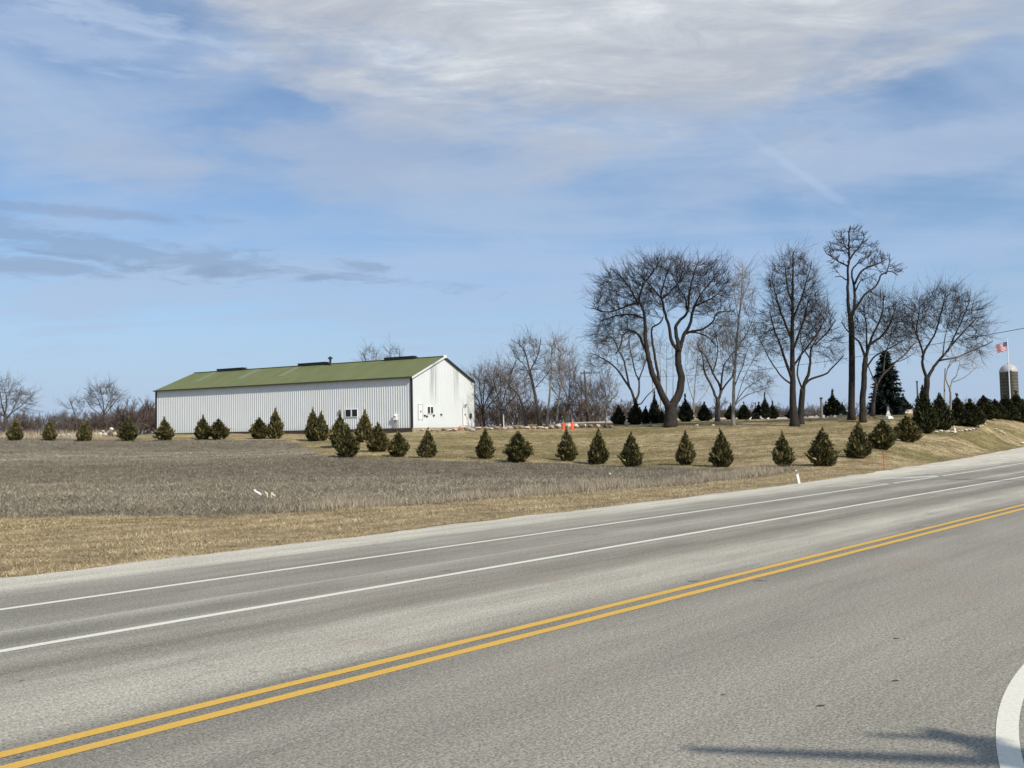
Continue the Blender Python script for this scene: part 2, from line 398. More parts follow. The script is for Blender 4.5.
def grid_axis(lo, hi, step, far):
    a = list(np.arange(lo, hi + 1e-6, step)); s = step
    while a[-1] < far: s *= 1.28; a.append(a[-1] + s)
    s = step
    while a[0] > -far: s *= 1.28; a.insert(0, a[0] - s)
    return np.array(a)
def build_ground():
    xs = grid_axis(-75, 78, 0.5, 6000); ys = grid_axis(10, 118, 0.5, 6000)
    X, Y = np.meshgrid(xs, ys); Z = gz(X, Y)
    nx, ny = len(xs), len(ys)
    i = np.arange(nx * ny).reshape(ny, nx)
    q = np.stack([i[:-1, :-1], i[:-1, 1:], i[1:, 1:], i[1:, :-1]], -1).reshape(-1, 4)
    mb = MB(); mb.add(np.stack([X, Y, Z], -1).reshape(-1, 3), q)
    me = mb.mesh('ground', None, True)
    fld = in_poly(X, Y, FPOLY).astype(float)
    s, p = sp_of(X, Y)
    verge = (1 - fld) * (1 - sst(p - edge(s), 6.0, 9.0)) * (1 - sst(X, 10, 20))
    gravel = sst(Y, 105.0, 107.0) * (1 - sst(Y, 114, 118)) * sst(X, 5, 9) * (1 - sst(X, 44, 52))
    for nm, arr in (('field', fld), ('verge', verge), ('gravel', gravel)):
        a = me.attributes.new(nm, 'FLOAT', 'POINT'); a.data.foreach_set('value', arr.ravel().astype(np.float32))
    def f(t, b):
        o = t.new('ShaderNodeTexCoord').outputs['Object']
        at = lambda n: t.new('ShaderNodeAttribute', attribute_name=n).outputs['Fac']
        fine = t.noise(o, 9.0, 6, 0.7); mid = t.noise(o, 0.55, 5, 0.6); big = t.noise(t.mapping(o, (0.6, 1.6, 1)), 0.10, 4, 0.55)
        md2 = t.noise(t.mapping(o, (1.0, 1.5, 1)), 1.9, 5, 0.7)
        v = t.math('ADD', t.math('MULTIPLY', fine, 0.30), t.math('MULTIPLY_ADD', md2, 0.95, t.math('MULTIPLY_ADD', mid, 0.55, -0.40)))
        lawn = t.ramp(v, [(0.36, (0.15, 0.115, 0.058)), (0.50, (0.30, 0.238, 0.130)), (0.64, (0.48, 0.395, 0.235))])
        green = t.ramp(v, [(0.30, (0.085, 0.082, 0.028)), (0.55, (0.165, 0.142, 0.055)), (0.75, (0.27, 0.22, 0.10))])
        lawn = t.mix(t.smooth(big, 0.45, 0.62, 0.0, 0.9), lawn, green)
        vg = t.ramp(v, [(0.30, (0.13, 0.100, 0.055)), (0.50, (0.28, 0.222, 0.128)), (0.72, (0.44, 0.36, 0.22))])
        fd = t.ramp(v, [(0.30, (0.065, 0.056, 0.041)), (0.50, (0.140, 0.122, 0.090)), (0.72, (0.25, 0.218, 0.162))])
        gr = t.ramp(v, [(0.30, (0.38, 0.31, 0.24)), (0.7, (0.58, 0.49, 0.40))])
        c = t.mix(at('verge'), lawn, vg); c = t.mix(at('field'), c, fd); c = t.mix(at('gravel'), c, gr)
        t.put(b.inputs['Base Color'], c)
        bp = t.new('ShaderNodeBump'); t.put(bp.inputs['Height'], t.math('ADD', fine, t.math('MULTIPLY', mid, 2.0)))
        bp.inputs['Strength'].default_value = 0.8; bp.inputs['Distance'].default_value = 0.10
        t.l.new(bp.outputs[0], b.inputs['Normal'])
    o = link('ground', me, mat('ground_cover', f, 0.95, 0.1)); prop(o, kind='structure')
build_ground()

# ------------------------------------------------------------------ road (local x runs along the road, local y across it)
ROT = math.pi / 2 - TH
rng = np.random.default_rng(5)
def road_obj(name, mb, m_):
    o = mb.build(name, m_); o.rotation_euler = (0, 0, ROT); return prop(o, kind='structure')
def strip(mb, ss, lo, hi, z, nacross=1):
    ss = np.asarray(ss); k = len(ss); V = []
    for a in range(nacross + 1):
        t = a / nacross; V.append(np.c_[ss, lo + (hi - lo) * t, np.full(k, z)])
    V = np.stack(V, 1).reshape(-1, 3); n = nacross + 1
    q = [[i * n + a, (i + 1) * n + a, (i + 1) * n + a + 1, i * n + a + 1] for i in range(k - 1) for a in range(nacross)]
    mb.add(V, q)
def asphalt(t, b):
    o = t.new('ShaderNodeTexCoord').outputs['Object']
    x, y, z = t.xyz(o)
    wob = t.noise(t.mapping(o, (0.10, 0.45, 1)), 1.0, 4, 0.55)
    wy = t.math('ADD', y, t.math('MULTIPLY', t.math('SUBTRACT', wob, 0.5), 1.1))
    f_ = t.math('DIVIDE', t.math('ADD', wy, 9.0), 30.0)
    def st(p, c): return ((p + 9.0) / 30.0, c)
    g = lambda v, wm=0.0: (v * (1.18 + wm), v * 1.11, v * (0.925 - wm))
    base = t.ramp(f_, [st(-9, g(.215)), st(1.2, g(.218)), st(2.6, g(.206)), st(4.2, g(.220)), st(5.4, g(.204)), st(6.5, g(.215)), st(7.15, g(.150)),
                       st(7.55, g(.185)), st(8.0, g(.285)), st(8.6, g(.315)), st(9.2, g(.265)), st(9.9, g(.150, .03)), st(10.6, g(.225)),
                       st(11.4, g(.168)), st(12.2, g(.25)), st(13.0, g(.178)), st(13.8, g(.205)), st(14.6, g(.225)), st(15.1, g(.25)), st(15.5, g(.36)), st(16.8, g(.42)), st(20.9, g(.42))])
    long1 = t.noise(t.mapping(o, (0.05, 2.2, 1)), 1.0, 6, 0.62)
    long2 = t.noise(t.mapping(o, (0.35, 1.1, 1)), 1.0, 5, 0.6)
    grain = t.noise(o, 42.0, 3, 0.75); grain2 = t.noise(o, 16.0, 4, 0.7)
    amp = t.smooth(y, 6.3, 8.2, 0.42, 1.0)
    k = t.math('MULTIPLY_ADD', t.math('MULTIPLY', t.math('SUBTRACT', long1, 0.5), amp), 1.05, 1.0)
    k = t.math('MULTIPLY', k, t.math('MULTIPLY_ADD', t.math('MULTIPLY', t.math('SUBTRACT', long2, 0.5), amp), 0.75, 1.0))
    k = t.math('MULTIPLY', k, t.smooth(grain, 0.25, 0.75, 0.42, 1.58))
    k = t.math('MULTIPLY', k, t.smooth(grain2, 0.25, 0.75, 0.80, 1.2))
    c = t.mix(1.0, base, t.comb(k, k, k), 'MULTIPLY')
    # faint rusty patch and oil flecks in the near lane
    rs = t.math('MULTIPLY', t.smooth(t.noise(o, 0.55, 3), 0.60, 0.72), 0.30)
    c = t.mix(rs, c, (0.27, 0.205, 0.175))
    fl = t.noise(t.mapping(o, (3.0, 9.0, 1)), 1.0, 3, 0.5)
    c = t.mix(t.math('MULTIPLY', t.smooth(fl, 0.735, 0.76), 0.8), c, (0.05, 0.045, 0.04))
    seam = t.math('ABSOLUTE', t.math('SUBTRACT', wy, 11.95))
    sm = t.smooth(t.math('ABSOLUTE', t.math('SUBTRACT', t.math('ADD', y, t.math('MULTIPLY', t.noise(t.mapping(o, (.4, 0, 0)), 1.0, 3), 0.08)), 12.15)), 0.02, 0.05, 0.5, 0.0)
    c = t.mix(sm, c, (0.42, 0.41, 0.37))
    vo = t.new('ShaderNodeTexVoronoi', feature='DISTANCE_TO_EDGE'); wv = t.new('ShaderNodeVectorMath', operation='ADD'); t.put(wv.inputs[0], t.mapping(o, (0.16, 0.42, 1)))
    wn = t.new('ShaderNodeVectorMath', operation='SCALE'); t.put(wn.inputs[0], t.noise(o, 1.3, 5, 0.7, 0, 1)); wn.inputs[3].default_value = 0.30; t.put(wv.inputs[1], wn.outputs[0]); t.put(vo.inputs['Vector'], wv.outputs[0]); vo.inputs['Scale'].default_value = 1.0
    crk = t.math('MULTIPLY', t.smooth(vo.outputs['Distance'], 0.002, 0.007, 0.32, 0.0), t.smooth(t.noise(o, 0.30, 3), 0.50, 0.60))
    c = t.mix(crk, c, (0.085, 0.08, 0.072))
    ax = t.math('SUBTRACT', y, 8.0)
    oil = t.math('MULTIPLY', t.smooth(t.noise(t.mapping(o, (0.22, 1.6, 1), (7, 3, 0)), 1.0, 5, 0.65), 0.56, 0.72), 0.38)
    c = t.mix(oil, c, (0.13, 0.12, 0.105))
    t.put(b.inputs['Base Color'], c)
    bp = t.new('ShaderNodeBump'); t.put(bp.inputs['Height'], grain); bp.inputs['Strength'].default_value = 0.55; bp.inputs['Distance'].default_value = 0.012
    t.l.new(bp.outputs[0], b.inputs['Normal'])
M['asphalt'] = mat('asphalt', asphalt, 0.85, 0.25)
ss = np.r_[np.arange(-300, -20, 4.0), np.arange(-20, 110, 0.25), np.arange(110, 620, 5.0)]
mb = MB(); e_ = edge(ss) + np.convolve(rng.normal(0, 1, len(ss) + 4), np.ones(5) / 5, 'valid') * 0.14
strip(mb, ss, np.full(len(ss), -14.0), e_, 0.0, 3)
road_obj('road', mb, M['asphalt'])
def paint(name, c, wear, rough=0.6):
    def f(t, b):
        o = t.new('ShaderNodeTexCoord').outputs['Object']
        n = t.noise(o, 30.0, 4, 0.75); n2 = t.noise(t.mapping(o, (0.6, 4, 1)), 1.0, 4)
        v = t.math('ADD', t.math('MULTIPLY', n, 0.65), t.math('MULTIPLY', n2, 0.35))
        worn = t.smooth(v, wear, wear + 0.10, 0.0, 0.85)
        k = t.smooth(n, 0.2, 0.8, 0.82, 1.1)
        t.put(b.inputs['Base Color'], t.mix(worn, t.mix(1.0, c, t.comb(k, k, k), 'MULTIPLY'), (0.24, 0.235, 0.21)))
    return mat(name, f, rough, 0.3)
M['road_white'] = paint('road_white', (0.66, 0.64, 0.55), 0.60)
M['road_white_worn'] = paint('road_white_worn', (0.56, 0.56, 0.51), 0.50)
M['road_yellow'] = paint('road_yellow', (0.60, 0.365, 0.06), 0.57)
def line(name, m_, s0, s1, P, wd):
    ss = np.arange(s0, s1, 0.12 if s1 - s0 < 200 else 0.25); mb = MB()
    P = P(ss) if callable(P) else np.full(len(ss), P)
    j = np.convolve(rng.normal(0, 1, (2, len(ss) + 2))[0], np.ones(3) / 3, 'valid') * 0.006
    j2 = np.convolve(rng.normal(0, 1, (2, len(ss) + 2))[0], np.ones(3) / 3, 'valid') * 0.006
    strip(mb, ss, P - wd / 2 + j, P + wd / 2 + j2, 0.004); return road_obj(name, mb, m_)
line('centre_marking', M['road_yellow'], -60, 150, 7.41, 0.138)
line('centre_marking', M['road_yellow'], -60, 150, 7.09, 0.138)
line('lane_marking', M['road_white'], -60, 180, 11.0, 0.145)
line('shoulder_marking', M['road_white'], -60, 180, lambda s: np.interp(s, *W2), 0.13)
def pix_line(name, m_, pts, wd, step=0.1):
    q = np.array([on_plane(*p)[:2] for p in pts]); s, p = sp_of(q[:, 0], q[:, 1])
    sm = np.arange(s[0], s[-1], step); P = np.interp(sm, s, p); mb = MB()
    strip(mb, sm, P - wd / 2, P + wd / 2, 0.004); return road_obj(name, mb, m_)
pix_line('taper_marking', M['road_white_worn'], [(826, 487), (850, 485.6), (898, 483.2)], 0.16)
pix_line('arrow_marking', M['road_white_worn'], [(878, 478.7), (905, 478.0), (940, 475.8)], 0.55)
pix_line('taper_marking', M['road_white_worn'], [(930, 474.0), (965, 469.3), (1000, 464.5)], 0.14)
M['tar'] = plain('tar', (0.045, 0.042, 0.038), 0.8, 0.1)
for q_ in ([(687, 581.6), (692, 581.3), (699, 581.2)], [(754, 581.2), (759, 580.9), (766, 580.9)], [(914, 527.3), (919, 527), (925, 526.9)], [(441, 571.4), (446, 571.0), (452, 570.6)], [(893, 639), (896, 638.6), (899, 638.5)], [(891, 681.5), (895, 681), (899, 680.6)], [(816, 706.5), (820, 706), (825, 705.7)]):
    q = np.array([on_plane(*p)[:2] for p in q_]); n_ = len(q); mb = MB(); wd_ = np.array([.006, .018, .005])[:, None]; N_ = np.array([[.1, 1.0]])
    V = np.vstack([np.c_[q - N_ * wd_, np.full(n_, .0045)], np.c_[q + N_ * wd_, np.full(n_, .0045)]]); mb.add(V, [[i, i + 1, n_ + i + 1, n_ + i] for i in range(n_ - 1)])
    prop(mb.build('tar_mark', M['tar']), kind='structure')
# curved corner line of the side road at the lower right
def corner():
    q = [on_plane(*p)[:2] for p in [(1022, 795), (1011, 768), (1009.5, 740), (1010.5, 712), (1018, 688), (1034, 661), (1080, 629), (1150, 594)]]
    q = np.array(q); d = np.r_[0, np.cumsum(np.linalg.norm(np.diff(q, axis=0), axis=1))]
    # quadratic smoothing through the measured points
    t = np.linspace(0, d[-1], 80); cx = np.polyfit(d, q[:, 0], 3); cy = np.polyfit(d, q[:, 1], 3)
    C = np.c_[np.polyval(cx, t), np.polyval(cy, t)]
    T = np.gradient(C, axis=0); T /= np.linalg.norm(T, axis=1)[:, None]; N = np.c_[-T[:, 1], T[:, 0]]
    wd = 0.15
    V = np.stack([np.c_[C - N * wd / 2, np.full(80, .004)], np.c_[C + N * wd / 2, np.full(80, .004)]], 1).reshape(-1, 3)
    mb = MB(); mb.add(V, [[2 * i, 2 * i + 2, 2 * i + 3, 2 * i + 1] for i in range(79)])
    prop(mb.build('corner_marking', M['road_white']), kind='structure')
corner()

# ------------------------------------------------------------------ grass, stubble
def scatter(n, cond, ylo, yhi, xr=0.66, seed=1, power=1.0):
    r = np.random.default_rng(seed)
    Y = ylo + (yhi - ylo) * r.random(n) ** power; X = (r.random(n) * 2 - 1) * xr * Y
    k = cond(X, Y); return X[k], Y[k], r
def blades(name, X, Y, r, h, wd, lean, m_, tint, kind='stuff', label=None, cat=None):
    n = len(X); Z = gz(X, Y)
    a = r.random(n) * 2 * math.pi; L = r.normal(0, lean, (n, 2)) * h[:, None]
    base = np.c_[X, Y, Z - 0.01]; side = np.c_[np.cos(a), np.sin(a), np.zeros(n)] * (wd / 2)[:, None]
    V = np.stack([base - side, base + side, base + np.c_[L, h]], 1).reshape(-1, 3)
    mb = MB(); mb.add(V, np.arange(3 * n).reshape(-1, 3), np.repeat(tint, 3))
    o = mb.build(name, m_); prop(o, label, cat, kind=kind); return o
def c_verge(X, Y):
    s, p = sp_of(X, Y); e = edge(s)
    return (p > e - 0.10) & (p < e + 20) & ~in_poly(X, Y, FPOLY) & (line_dist(X, Y, FLOW) + (p - e) < 18) & (Y < 50)
X, Y, r = scatter(420000, c_verge, 15, 50, seed=2)
pt = 0.5 + 0.5 * np.sin(X * 1.1 + np.sin(Y * 0.8) * 2) * np.sin(Y * 1.7 + X * 0.4)
blades('verge_grass', X, Y, r, r.uniform(0.03, 0.085, len(X)) * (0.7 + 0.6 * pt), r.uniform(0.008, 0.020, len(X)), 0.9, M['turf'], np.clip(r.normal(0.42, 0.20, len(X)) + 0.26 * (pt - .5) + 0.14 * np.sin(sp_of(X, Y)[1] * 5.2 + 1.6 * np.sin(X * .8)), 0, 1),
       label='short straw coloured dead grass on the verge along the road edge', cat='grass')
def c_lawn(X, Y):
    s, p = sp_of(X, Y)
    return (p > edge(s) + 0.1) & ~in_poly(X, Y, FPOLY) & ~c_verge(X, Y) & (X > -45) & (Y < 104)
X, Y, r = scatter(420000, c_lawn, 36, 104, seed=3)
pt = 0.5 + 0.5 * np.sin(X * 1.3 + 2 * np.sin(Y * .9)) * np.sin(Y * 1.9 + 2 * np.sin(X * .6)); dep = gz(X, Y); low = np.exp(-((dep - 0.7) / 0.55) ** 2)
blades('lawn_grass', X, Y, r, r.uniform(0.03, 0.10, len(X)) * (0.6 + 0.8 * pt), r.uniform(0.012, 0.035, len(X)), 0.9, M['lawn'], np.clip(r.normal(0.56, 0.22, len(X)) - 0.34 * low + 0.12 * (pt - .5), 0, 1),
       label='patchy straw and green lawn grass on the rise', cat='grass')
def c_field(X, Y): return in_poly(X, Y, FPOLY)
X, Y, r = scatter(880000, c_field, 25, 104, xr=0.62, seed=4)
# stubble stands in drilled rows
rd = np.array([math.cos(0.16), math.sin(0.16)]); rn = np.array([-rd[1], rd[0]])
u = X * rd[0] + Y * rd[1]; v = X * rn[0] + Y * rn[1]
jj = r.normal(0, .30, (2, len(u))); v = np.round(v / 0.5) * 0.5 + r.normal(0, 0.11, len(v)); X, Y = u * rd[0] + v * rn[0], u * rd[1] + v * rn[1]
X = X + jj[0]; Y = Y + jj[1] * 1.4; s_, p_ = sp_of(X, Y); k = p_ > edge(s_) + 2; X, Y, u, v = X[k], Y[k], u[k], v[k]
hh = r.uniform(0.03, 0.14, len(X)); fd = line_dist(X, Y, FLOW)
blades('crop_stubble', X, Y, r, hh, r.uniform(0.006, 0.021, len(X)), 0.8, M['stubble'], np.clip(r.normal(0.44, 0.27, len(X)) + 0.13 * np.sin(u * .05 + v * .21) + 0.12 * sst(Y, 50, 80) + .03, 0, 1),
       label='grey brown crop stubble covering the field', cat='stubble')
def c_straw(X, Y):
    d = line_dist(X, Y, FLOW); x = X / Y
    return (d < 1.9 + 0.6 * np.sin(X * .7)) & in_poly(X, Y, FPOLY) & (x > -0.30)
X, Y, r = scatter(300000, c_straw, 25, 50, xr=0.5, seed=6)
k = r.random(len(X)) < 0.8 * sst(X / Y, -0.30, -0.12); X, Y = X[k], Y[k]
cl = r.random(len(X)); pt = 0.5 + 0.5 * np.sin(X * 2.3 + np.sin(X * .9) * 2)
blades('tall_dead_grass', X, Y, r, r.uniform(0.15, 0.40, len(X)) * (0.6 + 0.5 * pt), r.uniform(0.008, 0.02, len(X)), 0.35, M['straw'], np.clip(r.normal(0.52, 0.25, len(X)), 0, 1),
       label='pale tall dead grass fringing the roadside edge of the field', cat='grass')
def c_far(X, Y): return (Y > 93) & (X > -62) & (X < -44) & (r0.random(len(X)) < 0.5 + 0.5 * np.sin(X * 1.2))
r0 = np.random.default_rng(8)
X, Y, r = scatter(42000, c_far, 93, 104, xr=0.62, seed=7)
blades('tall_dead_grass', X, Y, r, r.uniform(0.3, 1.0, len(X)), r.uniform(0.015, 0.04, len(X)), 0.2, M['straw'], np.clip(r.normal(0.65, 0.2, len(X)), 0, 1),
       label='pale straw patch of tall grass at the far left end of the field', cat='grass')
# ------------------------------------------------------------------ the long white metal building
BO = np.array([-10.588, 95.0, 2.722]); BTH = 0.491; BL, BW, BH, BR = 38.86, 12.63, 5.40, 2.48
E1 = np.array([-math.cos(BTH), math.sin(BTH), 0]); E2 = np.array([math.sin(BTH), math.cos(BTH), 0])
# building axes: local x = -E1 (towards the near corner is 0, far end is -BL), local y = E2
def metal_wall(name, base, stain=False):
    def f(t, b):
        o = t.new('ShaderNodeTexCoord').outputs['Object']
        n = t.noise(t.mapping(o, (1.2, 1.2, 0.25)), 2.0, 5, 0.6); n2 = t.noise(o, 0.35, 4)
        k = t.math('MULTIPLY', t.math('MULTIPLY_ADD', t.math('SUBTRACT', n, 0.5), 0.16, 1.0), t.math('MULTIPLY_ADD', t.math('SUBTRACT', n2, 0.5), 0.12, 1.0))
        c = t.mix(1.0, base, t.comb(k, k, k), 'MULTIPLY')
        x, y, z = t.xyz(o)
        grime = t.math('MULTIPLY', t.smooth(z, 0.0, 0.7, 0.25, 0.0), n)
        c = t.mix(grime, c, (0.30, 0.26, 0.20))
        if stain:
            sn = t.noise(t.mapping(o, (1, 3.2, 0.12)), 1.6, 5, 0.65)
            def bandm(c0, w_):
                d = t.math('ABSOLUTE', t.math('SUBTRACT', y, c0)); return t.smooth(d, w_ * 0.4, w_, 1.0, 0.0)
            mk = t.math('MAXIMUM', bandm(4.15, 1.0), t.math('MULTIPLY', bandm(8.9, 0.8), 0.75))
            mk = t.math('MULTIPLY', mk, t.smooth(z, 1.6, 5.2, 0.08, 1.0))
            st = t.math('MULTIPLY', t.math('MULTIPLY', mk, t.smooth(sn, 0.36, 0.60)), 0.72)
            c = t.mix(st, c, (0.22, 0.225, 0.22))
        t.put(b.inputs['Base Color'], c)
    return mat(name, f, 0.5, 0.35)
M['wall_metal'] = metal_wall('white_metal_siding', (0.66, 0.68, 0.68))
M['gable_metal'] = metal_wall('stained_white_siding', (0.64, 0.675, 0.685), True)
def roofm(t, b):
    o = t.new('ShaderNodeTexCoord').outputs['Object']
    n = t.noise(t.mapping(o, (0.5, 0.15, 0.15)), 1.6, 5, 0.6); n2 = t.noise(o, 3.0, 4)
    v = t.math('ADD', t.math('MULTIPLY', n, 0.7), t.math('MULTIPLY', n2, 0.3))
    t.put(b.inputs['Base Color'], t.ramp(v, [(0.3, (0.100, 0.116, 0.046)), (0.7, (0.142, 0.158, 0.068))]))
M['roof_green'] = mat('green_metal_roof', roofm, 0.6, 0.25)
M['skylight'] = plain('faded_roof_panel', (0.165, 0.19, 0.10), 0.6, 0.1)
def foundm(t, b):
    o = t.new('ShaderNodeTexCoord').outputs['Object']; n = t.noise(o, 3.0, 5, 0.6)
    t.put(b.inputs['Base Color'], t.ramp(n, [(0.3, (0.24, 0.20, 0.14)), (0.7, (0.44, 0.38, 0.28))]))
M['concrete'] = mat('concrete_base', foundm, 0.9, 0.2)
M['skirt'] = plain('dark_skirt_board', (0.060, 0.045, 0.036), 0.9, 0.15)

bld = thing('metal_building', 'long white ribbed metal shed with green roof standing on the rise', 'building', tuple(BO), math.atan2(-E1[1], -E1[0]))
BMAT = np.array([-E1, E2, [0, 0, 1]])          # rows: local axes in world
def b_local(p): return BMAT @ (np.asarray(p) - BO)
def b_hit(px, py, axis, val):
    """local building coordinates where the view ray meets the plane local[axis]=val"""
    d = BMAT @ ray(px, py); o = b_local(CAM); t = (val - o[axis]) / d[axis]; return o + d * t
def ribbed(mb, ln, top, along, out, origin, bottom=0.0, sp=0.305, rw=0.085, rh=0.034, extra=()):
    xs = [0.0]; 
    k = int(ln / sp)
    pts = [(0.0, 0.0)]
    for i in range(k):
        c = (i + 0.5) * sp + (ln - k * sp) / 2
        pts += [(c - rw / 2 - 0.02, 0), (c - rw / 2, rh), (c + rw / 2, rh), (c + rw / 2 + 0.02, 0)]
    pts.append((ln, 0.0))
    for e in extra:
        j = next(i for i, p in enumerate(pts) if p[0] > e); a, b_ = pts[j - 1], pts[j]
        pts.insert(j, (e, a[1] + (b_[1] - a[1]) * (e - a[0]) / (b_[0] - a[0])))
    pts = np.array(pts); along = np.asarray(along, float); out = np.asarray(out, float); origin = np.asarray(origin, float)
    B = origin + along * pts[:, :1] + out * pts[:, 1:]
    lo = B + np.array([0, 0, bottom]); hi = B + np.c_[np.zeros(len(B)), np.zeros(len(B)), [top(x) for x in pts[:, 0]]]
    n = len(B); mb.add(np.vstack([lo, hi]), [[i, i + 1, n + i + 1, n + i] for i in range(n - 1)])
gt = lambda x: BH + BR * (1 - abs(x - BW / 2) / (BW / 2))
for nm, m_, args in (('long_wall', M['wall_metal'], dict(ln=BL, top=lambda x: BH, along=(-1, 0, 0), out=(0, -1, 0), origin=(0, 0, 0))),
                     ('long_wall', M['wall_metal'], dict(ln=BL, top=lambda x: BH, along=(-1, 0, 0), out=(0, 1, 0), origin=(0, BW, 0))),
                     ('gable_wall', M['gable_metal'], dict(ln=BW, top=gt, along=(0, 1, 0), out=(1, 0, 0), origin=(0, 0, 0), extra=(BW / 2,), rh=0.02)),
                     ('gable_wall', M['wall_metal'], dict(ln=BW, top=gt, along=(0, 1, 0), out=(-1, 0, 0), origin=(-BL, 0, 0), extra=(BW / 2,)))):
    mb = MB(); ribbed(mb, **args); mb.build(nm, m_, bld)
# roof: two ribbed slopes with a little overhang
sl_ = BR / (BW / 2)
mb = MB()
for side in (0, 1):
    pts = []; ln = BL + 0.36; sp = 0.305; k = int(ln / sp)
    pts = [(0, 0)]
    for i in range(k):
        c = (i + .5) * sp; pts += [(c - .05, 0), (c - .035, .022), (c + .035, .022), (c + .05, 0)]
    pts.append((ln, 0)); pts = np.array(pts)
    oh = 0.22
    ye = -oh if side == 0 else BW + oh; ze = BH - oh * sl_ + 0.09
    lo = np.c_[0.18 - pts[:, 0], np.full(len(pts), ye), ze + pts[:, 1]]
    hi = np.c_[0.18 - pts[:, 0], np.full(len(pts), BW / 2), BH + BR + 0.09 + pts[:, 1]]
    n = len(pts); mb.add(np.vstack([lo, hi]), [[i, i + 1, n + i + 1, n + i] for i in range(n - 1)])
    lo2 = lo.copy(); hi2 = hi.copy(); lo2[:, 2] = ze - 0.06; hi2[:, 2] = BH + BR + 0.03
    sel = [0, n - 1]; mb.add(np.vstack([lo2[sel], hi2[sel]]), [[0, 2, 3, 1]])
    # edges of the sheet
    mb.add(np.vstack([lo[sel], lo2[sel]]), [[0, 1, 3, 2]])
    for q in (0, n - 1): mb.add(np.vstack([lo[q], hi[q], hi2[q], lo2[q]]), [[0, 1, 2, 3]])
roof = mb.build('roof', M['roof_green'], bld)
mb = MB(); mb.box((-BL / 2, BW / 2, BH + BR + 0.125), (BL + 0.37, 0.34, 0.035)); mb.build('ridge_cap', M['roof_green'], roof)
mb = MB(); mb.box((-BL / 2, -0.30, BH - 0.04), (BL + 0.36, 0.12, 0.15)); mb.build('gutter', M['green_trim'], roof)
# ridge ventilators
for xa, xb in ((218.5, 244.5), (299.5, 327), (385.5, 415)):
    a = b_hit(xa, 368 - (xa - 218) * 0.055, 1, BW / 2)[0]; b_ = b_hit(xb, 368 - (xb - 218) * 0.055, 1, BW / 2)[0]
    mb = MB(); zc = BH + BR + 0.20
    mb.box(((a + b_) / 2, BW / 2, zc), (b_ - a, 0.62, 0.22))
    v = mb.build('ridge_vent', M['dark_metal'], roof)
    mb = MB(); mb.box(((a + b_) / 2, BW / 2, zc + 0.14), (b_ - a + 0.1, 0.76, 0.05)); mb.box((b_ + 0.16, BW / 2, zc - 0.05), (0.30, 0.5, 0.14)); mb.build('vent_cap', M['dark_trim'], v)
x = b_hit(333, 361, 1, BW / 2)[0]
mb = MB(); mb.tube([(x, BW / 2 - .5, BH + BR - .3), (x, BW / 2 - .5, BH + BR + 0.62)], 0.13, 10); mb.lathe([(0.13, .62), (.30, .66), (.30, .76), (.05, .95)], 12, (x, BW / 2 - .5, BH + BR)); mb.build('flue_pipe', M['dark_metal'], roof)
# faded translucent panels
for xa in (207, 250, 290):
    a = b_hit(xa, 366 + (290 - xa) * 0.05, 1, 4.4)
    mb = MB(); x0, x1 = a[0] - .45, a[0] + .45; y0, y1 = 2.6, 6.0
    zf = lambda y: BH + y * sl_ + 0.09
    V = [(x0, y0, zf(y0) + .026), (x1, y0, zf(y0) + .026), (x1, y1, zf(y1) + .026), (x0, y1, zf(y1) + .026), (x0, y0, zf(y0)), (x1, y0, zf(y0)), (x1, y1, zf(y1)), (x0, y1, zf(y1))]
    mb.add(V, [[0, 1, 2, 3], [0, 4, 5, 1], [1, 5, 6, 2], [2, 6, 7, 3], [3, 7, 4, 0]]); mb.build('skylight_panel', M['skylight'], roof)
# corner, rake trims and downspout
mb = MB(); mb.box((-0.02, -0.045, BH / 2 - 0.02), (0.26, 0.10, BH)); mb.build('corner_trim', M['dark_trim'], bld)
mb = MB(); mb.box((-BL + 0.03, -0.045, BH / 2 - 0.02), (0.24, 0.10, BH)); mb.build('corner_trim', M['dark_trim'], bld)
mb = MB(); mb.box((0.05, BW - 0.02, BH / 2 - 0.05), (0.10, 0.22, BH)); mb.build('corner_trim', M['white_paint'], bld)
mb = MB(); mb.tube([(0.16, BW + .05, 0.05), (0.16, BW + .05, BH - 0.25), (0.02, BW + .16, BH - .02)], 0.05, 8); mb.build('downspout', M['pale_post'], bld)
for s_, m_ in ((0, M['gable_metal']), (1, M['dark_trim'])):
    mb = MB(); ya, yb = (-0.22, BW / 2) if s_ == 0 else (BW + .22, BW / 2)
    za, zb = BH - .22 * sl_, BH + BR
    V = []
    for y_, z_ in ((ya, za), (yb, zb)):
        V += [(0.185, y_, z_ - .12), (0.215, y_, z_ - .12), (0.215, y_, z_ + .10), (0.185, y_, z_ + .10)]
    mb.add(V, [[0, 1, 5, 4], [1, 2, 6, 5], [2, 3, 7, 6], [3, 0, 4, 7], [0, 3, 2, 1], [4, 5, 6, 7]]); mb.build('rake_trim', m_, roof)
mb = MB(); mb.box((0.2, BW / 2, BH + BR + .06), (0.10, 0.55, 0.30)); mb.build('ridge_end_cap', M['white_paint'], roof)
